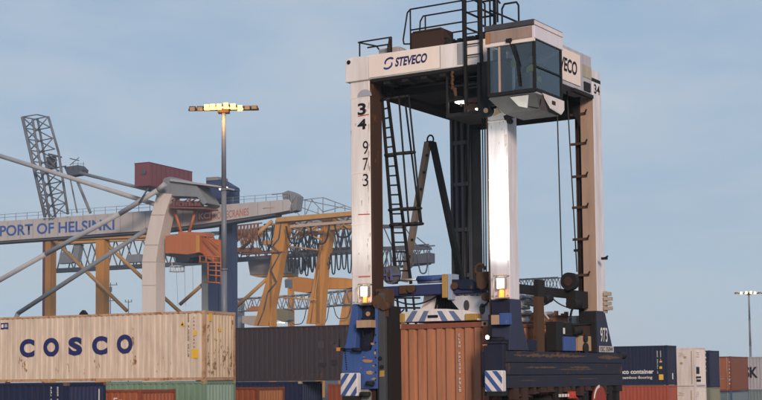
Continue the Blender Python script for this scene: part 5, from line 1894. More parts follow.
def loops(m_, f_, x0, x1, y0, y1, n, drop, v, rpx):
    s_ = (f_.o.y + v) / F
    for k in range(n):
        a = f_.fr(x0 + (x1 - x0) * k / n, y0 + (y1 - y0) * k / n, v)
        b = f_.fr(x0 + (x1 - x0) * (k + 0.82) / n, y0 + (y1 - y0) * (k + 0.82) / n, v)
        dz = drop * s_ * (0.9 + 0.15 * math.sin(k * 2.3))
        pts = []
        for j_ in range(9):
            t = j_ / 8
            c = a.lerp(b, t)
            sag = 1 - (2 * t - 1) ** 4
            pts.append(Vector((c.x, c.y, c.z - dz * sag)))
        m_.path(pts, rpx * s_, 5)

GZ = ground_z(260)
CFm = Frame(145, 260, 26, GZ, 225)
crane = thing('ship_to_shore_crane', 'pale grey quay crane with blue capitals on its girder and a maroon machinery house', 'crane', CFm.o, CFm.rz, 'harbour cranes')
c_ = CFm.fr
# girder
mb = MB()
poly(mb, CFm, [(-40, 224.0), (145, 211), (288, 199.3), (291, 203), (289, 210.5), (275, 213.2), (205, 223.6), (149, 230.5), (-40, 244.0)], 0, 3.0)
gir = mb.build('girder', M_CGIRD, crane, bevel=0.05)
mb = MB()
poly(mb, CFm, [(-40, 244.2), (149, 230.8), (205, 223.9), (275, 213.5), (275, 215.5), (205, 227), (149, 233), (-40, 246)], 0.3, 2.4)
mb.build('girder_underside', M_CDARK, gir)  # dark strip along the bottom of the girder
a = c_(0.0, 236.5, 0); b = c_(114.5, 229.9, 0); h_ = c_(0, 225.8, 0).z - a.z
dirx = (b - a).normalized()
lettering('PORT OF HELSINKI', (a.x, -0.02, a.z), dirx, Z1, (b - a).length, h_, paint('port_blue', (0.025, 0.085, 0.29), dirt=0.1, bump=0), gir, bold=0.02, extrude=0.02)
a = c_(197.8, 221.6, 0); b = c_(212, 220.4, 0); t_ = c_(197.8, 211.5, 0)
mb = MB(); mb.prism([(a.x, -0.03, a.z), (b.x, -0.03, b.z), (b.x, -0.03, b.z + t_.z - a.z), (a.x, -0.03, t_.z)], (0, -0.03, 0))
lg = mb.build('logo_plate', paint('logo_red', (0.34, 0.07, 0.04), dirt=0.2, bump=0), gir)
lettering('KCI', (a.x + 0.25, -0.075, a.z + 0.35), (b - a).normalized(), Z1, (b.x - a.x) - 0.5, (t_.z - a.z) - 0.7, M_INKWHITE, lg, bold=0.04, extrude=0.01)
a = c_(213.5, 219.6, 0); b = c_(249, 215.3, 0); t_ = c_(213.5, 211.8, 0)
lettering('KONECRANES', (a.x, -0.02, a.z), (b - a).normalized(), Z1, (b - a).length, t_.z - a.z - 0.1, paint('faded_red_ink', (0.40, 0.15, 0.11), dirt=0.2, bump=0), gir, bold=0.015, extrude=0.02)
mb = MB(); tb(mb, CFm, (263, 208.3), (274, 207.3), -0.03, 0.3, n=4); mb.build('gold_mark', M_CYEL, gir)
# handrail along the girder
mb = MB()
def gt(px):
    return 211 + (px - 145) * (-0.0815 if px > 145 else -0.0703)
for px0, px1 in ((-40, 150), (200, 288)):
    n_ = int((px1 - px0) / 11)
    for k in range(n_ + 1):
        x = px0 + (px1 - px0) * k / n_
        tb(mb, CFm, (x, gt(x)), (x, gt(x) - 6.5), 0.1, 0.28, n=4)
    for dy in (6.5, 3.4):
        tb(mb, CFm, (px0, gt(px0) - dy), (px1, gt(px1) - dy), 0.1, 0.25, n=4)
mb.build('handrail', M_CGREY2, gir)
mb = MB()
for k in range(26):
    x = -30 + 12.5 * k
    if 196 < x < 252 or x > 284:
        continue
    yb_ = (244.0 - (x + 40) * 13.5 / 189) if x < 149 else ((230.5 - (x - 149) * 0.123) if x < 205 else 223.6 - (x - 205) * 0.149)
    poly(mb, CFm, [(x, gt(x) + 0.9), (x + 0.55, gt(x) + 0.9), (x + 0.55, yb_ - 0.9), (x, yb_ - 0.9)], -0.035, 0.03)
    mb.cut()
mb.build('girder_seam', paint('seam_grey', (0.30, 0.28, 0.27), dirt=0.3, bump=0), gir)
# machinery at the girder's right end
mb = MB()
poly(mb, CFm, [(282, 193), (288, 190.5), (294, 193), (298, 196), (296, 210), (290, 212), (283, 200)], 0.6, 2.0)
tb(mb, CFm, (272, 194.5), (283, 193.3), 1, 0.5); tb(mb, CFm, (290, 193), (293, 212), 0.2, 0.6); tb(mb, CFm, (296, 194), (291, 204), 0.2, 0.6)
mb.build('end_machinery', M_CGREY2, crane)
# portal leg: bent, with a knee
LV = -5.0
mb = MB()
lp = lambda px, py: tuple(c_(px, py, LV))
poly(mb, CFm, [(157, 193), (171.5, 194), (164.5, 215), (158, 245), (155.6, 262), (141.9, 262), (144, 245), (150, 218)], LV, 3.0)
q0, q1 = c_(141.9, 261.9, LV), c_(155.6, 261.9, LV)
mb.prism([tuple(q0), tuple(q1), (q1.x, LV, 0), (q0.x, LV, 0)], (0, 3.0, 0))
leg_ = mb.build('portal_leg', M_CLEG, crane, bevel=0.08)
mb = MB()
for pts in ([(151, 214.5), (164.6, 214.5), (164.4, 215.2), (150.8, 215.2)], [(144.6, 244.6), (158, 244.6), (157.9, 245.3), (144.4, 245.3)], [(142, 261.6), (155.5, 261.6), (155.5, 262.3), (142, 262.3)], [(142.1, 285), (155.4, 285), (155.4, 285.6), (142.1, 285.6)]):
    poly(mb, CFm, pts, LV - 0.05, 0.04)
    mb.cut()
mb.build('leg_seam', paint('leg_seam_grey', (0.40, 0.33, 0.29), dirt=0.3, bump=0), leg_)
mb = MB(); poly(mb, CFm, [(156, 196), (158, 186), (164, 178), (170, 176.5), (192, 182), (197, 186.5), (207, 203), (203, 205), (197, 197), (172, 196)], LV + 0.2, 4.5)
mb.build('leg_head', M_CGREY2, crane, bevel=0.08)
mb = MB(); poly(mb, CFm, [(170, 178.5), (218, 185.5), (218, 187), (170, 181)], LV - 0.4, 5.5)
mb.build('roof_slab', M_CGREY, crane)
mb = MB(); poly(mb, CFm, [(169, 206.2), (206, 207.2), (206, 209), (169, 208.2)], LV - 0.5, 4.0)
for k in range(14):
    x = 171 + 2.1 * k
    p_ = c_(x, 206, LV)
    s_ = 0.18
    hgt = (2 + 3.5 * abs(math.sin(k * 1.9))) * s_
    mb.box(p_.x - 0.22, p_.x + 0.24, LV - 0.2 + 0.3 * (k % 3), LV + 1.5, p_.z, p_.z + hgt)
    if k % 2:
        mb.tube((p_.x - 0.3, LV, p_.z + hgt), (p_.x + 0.5, LV, p_.z + hgt + 0.4), 0.12, 6)
mb.build('trolley_drive', paint('drive_red_brown', (0.16, 0.06, 0.05), dirt=0.4, scale=0.4, bump=0), crane)
# maroon machinery house, long side going away to the right
mf = c_(149, 185.5, -9)
mb = MB()
w_ = 3.1; zt0 = c_(149, 162.6, -9).z
p1 = CFm.sd(192.3, 173, mf.x)
mb.box(mf.x - w_, mf.x, -9, p1.y, mf.z, zt0)
mh = mb.build('machinery_house', M_CMAR, crane, bevel=0.04)
mb = MB()
for k in range(9):
    yy = -8.2 + k * (p1.y + 8.2) / 9
    mb.box(mf.x + 0.001, mf.x + 0.06, yy, yy + 0.15, mf.z + 0.1, zt0 - 0.1)
mb.box(mf.x - w_ - 0.05, mf.x + 0.05, -9.05, p1.y + 0.05, zt0 + 0.002, zt0 + 0.14)
mb.build('house_rib', paint('maroon_rib', (0.13, 0.035, 0.045), dirt=0.3, bump=0), mh)
mb = MB(); mb.tube((mf.x - 1.0, -9.02, zt0 - 1.6), (mf.x - 1.0, -9.25, zt0 - 1.6), 0.45, 14)
mb.build('round_vent', M_CDARK, mh)
mb = MB(); tb(mb, CFm, (139, 203), (149, 187), -8, 0.9); tb(mb, CFm, (150, 187), (158, 196), -7, 0.9)
mb.build('house_strut', M_CDARK, mh)
# big tubes
def ctube(pts, v, rpx, mat, name='brace_tube', v2=None):
    m_ = MB()
    for i in range(len(pts) - 1):
        tb(m_, CFm, pts[i], pts[i + 1], v, rpx, v2, 14)
    return m_.build(name, mat, crane)
ctube([(-30, 146.5), (156, 204.5)], -4.0, 2.4, M_CGREY)
ctube([(165, 184), (158, 190), (120, 213.6), (46, 254), (-30, 297)], -7.0, 2.6, M_CGREY)
ctube([(147, 229.5), (18, 313.5)], -3.6, 2.4, M_CGREY2)
q = c_(18, 313.5, -3.6)
mb = MB(); mb.tube(q, (q.x - 9, q.y, 0), 0.45, 12); mb.build('brace_tube', M_CGREY2, crane)
ctube([(80, 173), (151, 190.5)], -2.0, 1.7, M_CGREY2)
ctube([(77.5, 181.5), (90.5, 213)], 1.0, 1.5, M_CGREY2, 'mast_strut')
ctube([(70.5, 180), (77.2, 213)], 1.0, 0.8, M_CGREY2, 'mast_strut')
# lattice mast
mb = MB()
ch = [((22.3, 117), (45, 217), -1.0, 1.7), ((32.5, 119.5), (49.5, 217), -1.2, 1.3), ((37.5, 118.5), (55.5, 217), 2.2, 1.25), ((48.3, 116.5), (58.5, 152), -1.0, 1.3), ((58.5, 152), (68, 214), -1.0, 1.3)]
for a, b, v, r_ in ch:
    tb(mb, CFm, a, b, v, r_, n=6)
def on(a, b, t):
    return (a[0] + (b[0] - a[0]) * t, a[1] + (b[1] - a[1]) * t)
n_ = 9
for k in range(n_):
    t0, t1 = k / n_, (k + 1) / n_
    l0, l1 = on((22.3, 117), (45, 217), t0), on((22.3, 117), (45, 217), t1)
    m0, m1 = on((35, 119), (52.5, 217), t0), on((35, 119), (52.5, 217), t1)
    r0, r1 = on((48.3, 116.5), (68, 214), t0), on((48.3, 116.5), (68, 214), t1)
    tb(mb, CFm, l0, m1, -1.0, 0.8, n=5); tb(mb, CFm, m0, l1, -1.0, 0.7, 2.2, n=5)
    tb(mb, CFm, l0, m0, -1.0, 0.7, n=5)
    tb(mb, CFm, m0, r1, -1.0, 0.7, n=5)
    if k % 2 == 0 or k > 4:
        tb(mb, CFm, r0, m1, -1.0, 0.7, n=5)
    tb(mb, CFm, m0, r0, 2.2, 0.6, -1.0, n=5)
tb(mb, CFm, (22, 117), (37, 114.5), -1.0, 0.7, n=5); tb(mb, CFm, (37, 114.5), (49, 117), 0.0, 0.7, n=5)
mb.build('lattice_mast', paint('mast_slate', (0.13, 0.145, 0.165), dirt=0.3, scale=0.2, bump=0), crane)
mb = MB()
poly(mb, CFm, [(64, 167), (78, 165), (82, 169), (81, 174), (68, 176)], -0.5, 2.0)
poly(mb, CFm, [(48, 153), (57, 155.5), (57, 157), (48, 155)], -1.5, 1.5)
tb(mb, CFm, (48, 158), (55, 167), -1, 1.2); tb(mb, CFm, (55, 168), (66, 166), -1, 0.7); tb(mb, CFm, (70, 165), (79, 157.5), -1, 0.4); tb(mb, CFm, (70, 158.5), (79, 160.5), -1, 0.5)
for x in (73, 78, 83.5):
    tb(mb, CFm, (x, 170), (x, 162), -1, 0.25, n=4)
tb(mb, CFm, (73, 163.5), (84, 164), -1, 0.25, n=4)
poly(mb, CFm, [(46, 157), (53, 156), (54, 168), (48, 169)], 0, 1.0)
mb.build('mast_platform', M_CDARK, crane)
# orange trolley cab hung by two legs
mb = MB()
for a, b in (((174, 208.5), (181.5, 233)), ((196, 209), (189, 233))):
    tb(mb, CFm, a, b, -3.2, 1.6, n=6)
    mb.cut()
mb.build('cab_hanger', M_CORG, crane)
mb = MB()
poly(mb, CFm, [(178, 231.5), (205, 232.5), (205, 236.5), (178, 236)], -3.6, 3.0)
poly(mb, CFm, [(165.2, 235.8), (188, 233.8), (198, 235), (198, 252.8), (187.5, 254.6), (165.2, 253)], -4.5, 4.0)
tc_ = mb.build('trolley_cab', M_CORG, crane, bevel=0.05)
mb = MB(); poly(mb, CFm, [(165.5, 253.3), (187.5, 254.9), (196, 253.2), (196, 257), (190, 258), (188, 262), (176, 262), (175, 257.6), (166, 256)], -4.4, 3.8)
mb.build('cab_belly', M_CBLK, tc_)
mb = MB(); poly(mb, CFm, [(196, 234.8), (199.5, 235.4), (199.5, 252), (196, 252.6)], -4.56, 0.05)
mb.build('yellow_edge', M_CYEL, tc_)
mb = MB()
poly(mb, CFm, [(200, 236), (220, 240), (220, 262), (212, 262), (200, 252)], -2.8, 1.0)
for a, b in (((199, 256), (222, 257)), ((199, 262), (222, 263)), ((200, 256), (200, 263)), ((206, 256), (206, 263)), ((213, 256), (213, 263)), ((221, 252), (221, 285)), ((207, 266), (221, 266)), ((207, 270), (221, 271)), ((207, 275), (221, 276)), ((205, 282), (220, 283)), ((208, 263), (208, 283)), ((216, 263), (216, 283)), ((203, 237), (221, 257)), ((207, 237), (219, 246))):
    tb(mb, CFm, a, b, -4.2, 0.7, n=5)
mb.build('access_stair', M_CORG, tc_)
mb = MB()
for k in range(16):
    t0, t1 = 2 * math.pi * k / 16, 2 * math.pi * (k + 1) / 16
    for yy in (266.5, 271.5):
        p_ = c_(177, yy, -2.5)
        mb.tube((p_.x + 1.35 * math.cos(t0), -2.5 + 1.2 * math.sin(t0), p_.z), (p_.x + 1.35 * math.cos(t1), -2.5 + 1.2 * math.sin(t1), p_.z), 0.10, 5)
    p_, q_ = c_(177, 271.5, -2.5), c_(177, 266.5, -2.5)
    if k % 2 == 0:
        mb.tube((p_.x + 1.35 * math.cos(t0), -2.5 + 1.2 * math.sin(t0), p_.z), (p_.x + 1.35 * math.cos(t0), -2.5 + 1.2 * math.sin(t0), q_.z), 0.06, 5)
for x in (172, 182):
    tb(mb, CFm, (x, 262), (x, 266.5), -2.5, 0.5, n=5)
mb.build('hanging_basket', paint('basket_white', (0.55, 0.55, 0.55), bump=0), tc_)
mb = MB()
for x0, y0, x1, y1 in ((176.5, 272, 178, 306), (184.5, 262, 185.5, 306), (192.5, 257, 193, 290)):
    tb(mb, CFm, (x0, y0), (x1, y1), -2.5, 0.13, n=4)
mb.build('hoist_rope', M_CDARK, crane)
# navy lift house and shafts beside the mast
mb = MB(); poly(mb, CFm, [(206, 180), (217, 178), (231, 186.5), (231, 204), (206, 202.5)], 4.0, 3.0)
mb.build('lift_house', M_CNAVY, crane, bevel=0.05)
mb = MB(); poly(mb, CFm, [(206, 177.3), (218, 176.6), (218, 180), (206, 180.6)], 3.8, 3.4)
mb.build('lift_house_roof', M_CGREY2, crane)
for xa, xb, ya, mat in ((201.5, 208, 255, M_CGREY2), (208.3, 217.5, 258, M_CNAVY), (219, 232, 206, M_CNAVY)):
    p_, q_ = c_(xa, ya, 4.6), c_(xb, ya, 4.6)
    mb = MB(); mb.box(p_.x, q_.x, 4.6, 6.4, 0, p_.z)
    mb.build('lift_shaft', mat, crane)
mb = MB()
for x, y in ((220.5, 189), (227, 188)):
    p_ = c_(x, y, -1); mb.tube((p_.x, -1.2, p_.z), (p_.x, -1.0, p_.z), 0.22, 10); mb.cut()
bulb = mb.build('house_lamp', glow('pale_lamp', (1, 0.93, 0.8), 3), crane)
mb = MB()
p_ = c_(223.5, 188.5, 0)
mb.box(p_.x - 0.9, p_.x + 0.9, -1.0, 4.2, p_.z - 0.1, p_.z + 0.1)
mb.build('lamp_bracket', M_CDARK, crane)
# far side supports so the girder is carried (mostly hidden by the containers and the carrier)
p_ = c_(-36, 244, 1)
mb = MB(); mb.box(p_.x - 0.8, p_.x + 0.8, 0.5, 2.5, 0, p_.z); mb.build('portal_leg', M_CLEG, crane)
p_ = c_(-30, 144, -4)
mb = MB(); mb.box(p_.x - 0.9, p_.x + 0.5, -4.8, -3.2, 0, p_.z + 0.6); mb.build('tie_post', M_CLEG, crane)
p_ = c_(-30, 297, -7)
mb = MB(); mb.tube(p_, (p_.x - 12, -7, 0), 0.47, 14); mb.build('brace_tube', M_CGREY, crane)

# ---- yellow crane with the long dark lattice boom
YF = Frame(280, 300, 26, ground_z(300), 300)
yc = thing('gantry_crane', 'ochre yellow gantry crane with tapered legs and rows of hanging cable loops', 'crane', YF.o, YF.rz, 'harbour cranes')
y_ = YF.fr
def yleg(pts, v=0.0, th=2.2, mat=None, down=True):
    m_ = MB()
    poly(m_, YF, pts, v, th)
    if down:
        a_, b_ = y_(*pts[-1], v), y_(*pts[-2], v)
        if a_.x > b_.x:
            a_, b_ = b_, a_
        m_.prism([(a_.x, v, a_.z - 0.001), (b_.x, v, b_.z - 0.001), (b_.x - 0.3, v, 0), (a_.x - 0.3, v, 0)], (0, th, 0))
    return m_.build('tapered_leg', mat or M_CYEL, yc)
yleg([(275.5, 220), (288, 220), (284, 245), (281, 258), (268, 326), (254, 326), (269.5, 268), (272, 248)])
yleg([(322.5, 214), (333, 213), (327.5, 250), (325, 264), (320.5, 324), (306, 324), (316, 266), (320, 240)], 3.0)
mb = MB()
for pl in ([(281, 224), (279, 238), (272.5, 246), (280, 253), (271, 270), (276.5, 282), (268, 292), (264, 310), (258, 325)],):
    for a_, b_ in zip(pl[:-1], pl[1:]):
        tb(mb, YF, a_, b_, -0.7, 0.6, n=6)
mb.build('leg_conduit', M_CDARK, yc)
mb = MB()
for pl in ([(325, 222), (322, 250), (318.5, 270), (311, 322)],):
    for a_, b_ in zip(pl[:-1], pl[1:]):
        tb(mb, YF, a_, b_, 2.4, 0.5, n=6)
mb.build('leg_conduit', M_CYEL2, yc)
mb = MB()
for (x0, y0, x1, y1) in ((282, 224, 322, 240), (322, 224, 283, 242), (284, 246, 318, 250), (262, 296, 316, 300), (290, 222, 318, 232), (296, 240, 318, 228), (246, 230, 276, 224), (333, 216, 350, 230), (350, 216, 334, 236), (286, 230, 300, 218), (310, 218, 296, 236)):
    tb(mb, YF, (x0, y0), (x1, y1), 2.0, 0.8, n=6)
    mb.cut()
mb.build('cross_tie', M_CYEL2, yc)
mb = MB()
for (x0, y0, x1, y1) in ((236, 233, 262, 233), (262, 241, 276, 240), (300, 232, 322, 230), (330, 226, 358, 224)):
    poly(mb, YF, [(x0, y0), (x1, y1), (x1, y1 + 4), (x0, y0 + 4)], 2.5, 1.0)
    mb.cut()
mb.build('inner_beam', M_CYEL2, yc)
mb = MB(); poly(mb, YF, [(276, 217.5), (300, 215.4), (360, 210.5), (360, 214.6), (300, 220.2), (276, 222)], -1.0, 2.2)
mb.build('main_beam', M_CYEL2, yc)
mb = MB(); poly(mb, YF, [(290, 225), (360, 219.5), (360, 222), (290, 228)], -2.0, 1.0)
mb.build('walkway_beam', paint('walkway_tan', (0.46, 0.33, 0.24), dirt=0.3, bump=0), yc)
mb = MB()
for (x0, y0, x1, y1) in ((289, 197, 358, 211), (298.5, 200.5, 323, 197.5), (323, 197.5, 357, 210), (323, 197.5, 323, 214), (305, 200, 305, 216), (311, 199, 323, 212), (335, 202, 335, 212), (345, 206, 345, 211), (323, 212, 344, 206), (284, 196, 300, 216), (300, 207, 320, 214), (318, 208, 318, 214), (306, 214, 312, 200)):
    tb(mb, YF, (x0, y0), (x1, y1), -0.5, 0.42, n=5)
mb.build('stay_truss', M_CGREY2, yc)
mb = MB(); lattice(mb, YF, [(55, 243), (170, 235.5), (290, 227), (362, 222)], [(57, 270.5), (170, 264.5), (290, 255.5), (362, 250.5)], 6.0, 4.0, 0.75, 20, 1.4)
lb_ = mb.build('lattice_boom', paint('lattice_slate', (0.12, 0.135, 0.155), dirt=0.3, scale=0.2, bump=0), yc)
mb = MB(); poly(mb, YF, [(55, 268.5), (170, 262.5), (290, 253.5), (362, 248.8), (362, 253), (290, 257.5), (170, 266.8), (55, 273)], 5.6, 0.8)
mb.build('bottom_chord', M_CDARK, lb_)
mb = MB(); poly(mb, YF, [(48, 239), (103, 236), (147, 237.5), (147, 240), (103, 242), (48, 245)], 4.5, 1.2)
mb.build('top_walkway', M_CYEL2, lb_)
mb = MB()
poly(mb, YF, [(60, 253), (66, 251), (71, 263), (58.5, 264)], 5.4, 1.5); mb.cut(); poly(mb, YF, [(127, 255), (139, 254), (141, 262), (124.5, 263)], 5.4, 1.5); mb.cut(); poly(mb, YF, [(74, 244), (80, 244), (77, 262), (72, 262)], 5.4, 1.5)
mb.build('hopper_panel', M_CGREY2, lb_)
# boom end seen through the carrier
mb = MB()
lattice(mb, YF, [(362, 249), (429, 244.5)], [(362, 270), (425, 263)], 6.0, 3.0, 0.5, 6, 1.4)
poly(mb, YF, [(375, 246.5), (429, 246.8), (430, 249.5), (375, 250)], 5.2, 1.2)
poly(mb, YF, [(410, 255), (429, 252.5), (429, 262.5), (411, 264)], 5.0, 3.0)
poly(mb, YF, [(378, 224.5), (404, 225), (404, 228), (378, 228)], 5.2, 1.2)
tb(mb, YF, (417, 237.5), (429, 247), 5, 0.5); tb(mb, YF, (404, 226), (417, 246), 5, 0.6); tb(mb, YF, (384, 228), (392, 246), 5, 0.6); tb(mb, YF, (378, 236), (384, 226), 5, 0.6); tb(mb, YF, (428.5, 263), (428.6, 284), 5.5, 0.2, n=4)
loops(mb, YF, 376, 431, 250, 251, 4, 22, 4.8, 0.75)
mb.build('boom_end', M_CDARK, lb_)
mb = MB(); loops(mb, YF, 231, 258, 226, 224, 8, 20, -3.0, 0.8); tb(mb, YF, (229, 226.5), (262, 223), -3.0, 0.8)
mb.build('cable_loops', M_CRUSTL, yc)
mb = MB(); loops(mb, YF, 231, 256, 230, 228, 6, 12, -2.4, 1.0)
mb.build('cable_loops', M_CRUSTL, yc)
mb = MB(); loops(mb, YF, 299, 358, 256, 251, 11, 20, 4.6, 0.72)
mb.build('cable_loops', M_CBLK, yc)
mb = MB(); loops(mb, YF, 258, 282, 224, 223, 3, 24, 2.6, 0.8); mb.cut(); loops(mb, YF, 286, 358, 226, 221, 3, 20, -1.4, 0.9)
mb.build('cable_loops', M_CBLK, yc)
mb = MB(); loops(mb, YF, 288, 322, 256, 253.5, 9, 17, 4.0, 0.8)
mb.build('cable_loops', M_CBLK, yc)
mb = MB()
for (x0, y0, x1, y1) in ((234, 309, 268.5, 277.5), (235.5, 254, 272, 221), (180, 304.5, 201, 286), (201, 286, 210, 278)):
    tb(mb, YF, (x0, y0), (x1, y1), 1.0, 1.9, n=10)
    mb.cut()
mb.build('brace_tube', M_CYEL2, yc)
mb = MB(); poly(mb, YF, [(247.8, 261), (264, 259.3), (292, 258.8), (292, 273.5), (250, 274.8)], 8.0, 3.0)
mb.build('machinery_house', paint('house_warm_grey', (0.26, 0.245, 0.25), dirt=0.3, scale=0.2, bump=0), yc)
mb = MB(); poly(mb, YF, [(249, 275), (292, 273.8), (292, 276.5), (256, 277)], 8.2, 2.8)
mb.build('house_floor', M_CYEL2, yc)
mb = MB(); poly(mb, YF, [(285, 279), (300, 277), (317, 280), (321, 285), (318, 290), (306, 293), (290, 291)], 4.0, 3.0)
oc = mb.build('trolley_cab', paint('cab_orange', (0.46, 0.19, 0.035), dirt=0.3, scale=0.4, bump=0), yc)
mb = MB(); poly(mb, YF, [(284.5, 280), (292, 279.5), (292, 288), (285, 288)], 3.8, 0.18)
mb.build('cab_window', paint('cab_window_blue', (0.10, 0.15, 0.22), rough=0.2, dirt=0.1, bump=0), oc)
mb = MB(); poly(mb, YF, [(320, 277), (345, 278), (358, 280), (358, 286), (345, 289), (320, 289)], 6.0, 2.0)
mb.build('cross_beam', M_CYEL, yc)
mb = MB()
for k in range(10):
    x = 236 + 2.4 * k
    p_ = y_(x, 252, -0.5)
    mb.box(p_.x - 0.3, p_.x + 0.35, -0.5, 1.0, p_.z, p_.z + 0.5 + 0.5 * abs(math.sin(k * 2.1)))
p_, q_ = y_(254, 252.6, -0.6), y_(281, 251, -0.6)
mb.box(p_.x - 3, q_.x, -0.6, 1.2, p_.z - 0.25, p_.z)
mb.build('drive_unit', M_CRUSTL, yc)
mb = MB()
lattice(mb, YF, [(286, 222.5), (362, 216.5)], [(286, 252), (362, 246.5)], 11.0, 3.0, 0.6, 7, 1.3)
mb.build('rear_lattice', paint('lattice_pale', (0.27, 0.28, 0.29), dirt=0.3, scale=0.2, bump=0), yc)
mb = MB()
lattice(mb, YF, [(234, 231), (278, 227)], [(234, 254), (278, 250)], 11.0, 3.0, 0.5, 5, 1.3)
mb.build('rear_lattice', MATS['lattice_pale'], yc)
rg = random.Random(77)
mb = MB()
for k in range(26):
    x0, y0 = 288 + 46 * rg.random(), 228 + 24 * rg.random()
    tb(mb, YF, (x0, y0), (x0 + rg.uniform(-9, 9), y0 + rg.uniform(4, 14)), 3.0 + 2 * rg.random(), rg.uniform(0.35, 0.8), n=5)
mb.build('rigging', M_CDARK, yc)

# ---- left yellow portal with two posts and braces
PF = Frame(72, 310, 26, ground_z(310), 300)
pc = thing('portal_crane', 'ochre yellow portal frame with upright posts crossed by the grey crane braces', 'crane', PF.o, PF.rz, 'harbour cranes')
for xa, xb, mat in ((41.5, 45, M_CMAR), (45.2, 50.6, M_CYEL), (95.8, 104, M_CYEL)):
    p_, q_ = PF.fr(xa, 240, 0), PF.fr(xb, 240, 0)
    mb = MB(); mb.box(p_.x, q_.x, 0 if mat is M_CYEL else 0.4, 2.0, 0, p_.z)
    mb.build('post', mat, pc)
mb = MB(); poly(mb, PF, [(41, 236), (146, 233), (146, 237.5), (41, 241)], -0.2, 2.4)
mb.build('top_beam', M_CYEL2, pc)
for (x0, y0, x1, y1) in ((51.5, 237.5, 127, 311), (110, 247.5, 143, 278.5), (143, 278.5, 182, 314)):
    mb = MB(); tb(mb, PF, (x0, y0), (x1, y1), -0.8, 1.9, n=10)
    mb.build('brace_tube', M_CYEL2, pc)

# ---- third crane, lower and farther
TF = Frame(300, 380, 26, ground_z(380), 300)
tcr = thing('gantry_crane', 'lower distant crane whose grey truss passes behind the yellow tapered legs', 'crane', TF.o, TF.rz, 'harbour cranes')
mb = MB(); lattice(mb, TF, [(233, 299), (300, 295), (358, 289)], [(233, 311), (300, 308.5), (358, 303)], 0, 3.0, 0.5, 16, 1.5)
mb.build('lattice_boom', M_CGREY2, tcr)
mb = MB(); poly(mb, TF, [(345.5, 286), (355, 284), (352, 296), (346, 330), (338, 330)], 1.0, 2.0)
p_, q_ = TF.fr(338, 329.8, 1), TF.fr(346, 329.8, 1)
mb.box(p_.x, q_.x, 1, 3, 0, p_.z)
mb.build('tapered_leg', M_CYEL, tcr)
p_, q_ = TF.fr(287.5, 276, 1), TF.fr(291.5, 276, 1)
mb = MB(); mb.box(p_.x, q_.x, 1, 2.5, 0, p_.z); mb.build('post', M_CYEL, tcr)
p_, q_ = TF.fr(236, 300, 3.2), TF.fr(241, 300, 3.2)
mb = MB(); mb.box(p_.x, q_.x, 3.2, 5, 0, p_.z); mb.build('post', M_CGREY2, tcr)
mb = MB(); poly(mb, TF, [(242, 316), (268, 315.5), (268, 325.5), (250, 325.5), (242, 323)], -1.0, 4.0)
mb.build('machinery_house', paint('house_beige', (0.42, 0.34, 0.29), dirt=0.3, scale=0.2, bump=0), tcr)
mb = MB()
for k in range(7):
    p_ = TF.fr(249 + 2.3 * k, 311, -0.8)
    mb.box(p_.x - 0.25, p_.x + 0.4, -0.9, 0.5, p_.z, p_.z + 0.8 + 0.5 * abs(math.sin(k * 1.7)))
mb.build('drive_unit', M_CORG, tcr)
mb = MB(); poly(mb, TF, [(272, 312), (280, 309), (288, 311), (289, 320), (284, 322), (272, 319)], -1.5, 3.0)
mb.build('trolley_cab', paint('trolley_olive', (0.20, 0.17, 0.09), dirt=0.4, scale=0.4, bump=0), tcr)
mb = MB()
for (x, y) in ((272, 322.4), (276, 323), (280, 322.6), (283.5, 323)):
    p_ = TF.fr(x, y, -1.0); mb.box(p_.x - 0.35, p_.x + 0.35, -1.2, -0.9, p_.z - 0.12, p_.z + 0.14); mb.cut()
mb.build('trolley_lamp', glow('warm_lamp', (1.0, 0.72, 0.36), 3.5), tcr)
mb = MB(); loops(mb, TF, 288, 356, 309, 304, 3, 18, -0.5, 0.5); mb.build('cable_loops', M_CDARK, tcr)

# ---- far boom seen to the right of the near leg
RF = Frame(540, 340, 26, ground_z(340), 285)
rcr = thing('lattice_crane', 'dark lattice boom of a crane seen between the right legs of the carrier', 'crane', RF.o, RF.rz, 'harbour cranes')
mb = MB(); lattice(mb, RF, [(500, 280.3), (558, 277.3)], [(500, 290.5), (558, 289.5)], 0, 2.5, 0.45, 9, 1.4)
mb.build('lattice_boom', M_CDARK, rcr)
p_, q_ = RF.fr(496, 280, 0), RF.fr(500, 280, 0)
mb = MB(); mb.box(p_.x, q_.x, 0, 2.5, 0, p_.z + 2); mb.build('tower', M_CDARK, rcr)

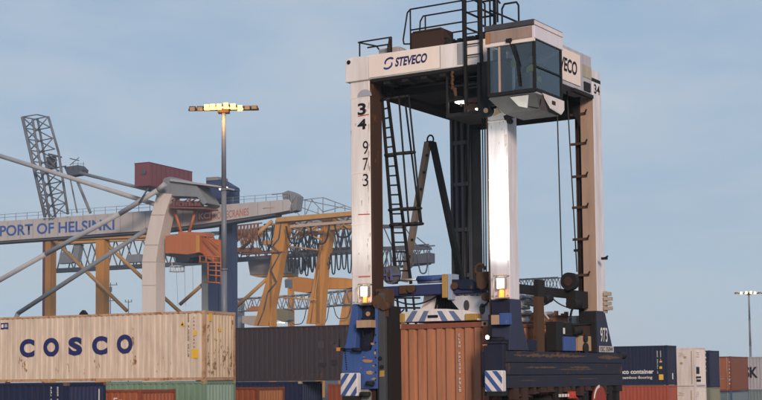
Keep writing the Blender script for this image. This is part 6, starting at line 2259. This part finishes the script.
# ---- small far masts with crossbars
def pylon(px, py, depth, label, arms):
    f_ = Frame(px, depth, 0, ground_z(depth), 300)
    t = thing('signal_mast', label, 'mast', f_.o, 0, 'thin masts beyond the containers')
    tz = f_.fr(px, py).z
    s_ = depth / F
    m_ = MB(); m_.tube((0, 0, 0), (0, 0, tz), 0.55 * s_, 8, 0.4 * s_); m_.build('pole', M_CDARK, t)
    m_ = MB()
    for (dy, w_) in arms:
        m_.box(-w_ * s_, w_ * s_, -0.15, 0.15, tz - dy * s_ - 0.3 * s_, tz - dy * s_ + 0.3 * s_)
        for x in (-w_, 0, w_):
            m_.tube((x * s_ * 0.85, 0, tz - dy * s_), (x * s_ * 0.85, 0, tz - (dy - 2.2) * s_), 0.32 * s_, 6, 0.5 * s_)
    m_.build('crossbar', M_CDARK, t)
    if len(arms) > 1:
        m_ = MB(); m_.box(-1.0 * s_, 1.2 * s_, -0.4, 0.4, tz - 9 * s_, tz - 4 * s_); m_.build('equipment_box', M_CDARK, t)
pylon(110.5, 283, 420, 'dark thin mast with a wide crossbar and boxes left of the pale crane leg', [(2, 7), (18, 3)])
pylon(128.5, 301.5, 520, 'small distant mast with one short crossbar just left of the pale crane leg', [(0.5, 3.6)])
# small black hood on the cream container's roof
hp = Frame(205, 58.2, YAW, 2.90, 378)
hx = hp.fr(82, 308, 0.12).x
mb = MB()
mb.prism([(-0.17, 0, 0), (0.17, 0, 0), (0.17, 0, 0.07), (0.02, 0, 0.22), (-0.12, 0, 0.1)], (0, 0.2, 0))
hood = mb.build('roof_hood', M_INK)
hood.location = hp.at(hx, 0.12, 2.896 - 0.02)
hood.rotation_euler = (0, 0, hp.rz)
tag(hood, 'small black peaked hood on the roof edge of the cream container', 'hood')

# ------------------------------------------------------------------ air
hz = MB()
hz.box(-420, 420, -60, 620, -2.2, 75)
haze = hz.build('haze', bpy.data.materials.new('haze_air'))
haze['kind'] = 'stuff'
hm = haze.data.materials[0]
hm.use_nodes = True
hn = hm.node_tree
hn.nodes.clear()
ho = hn.nodes.new('ShaderNodeOutputMaterial')
hv = hn.nodes.new('ShaderNodeVolumePrincipled')
hv.inputs['Color'].default_value = (0.80, 0.88, 0.97, 1)
hv.inputs['Density'].default_value = 0.0004
hv.inputs['Anisotropy'].default_value = 0.2
hn.links.new(hv.outputs[0], ho.inputs['Volume'])
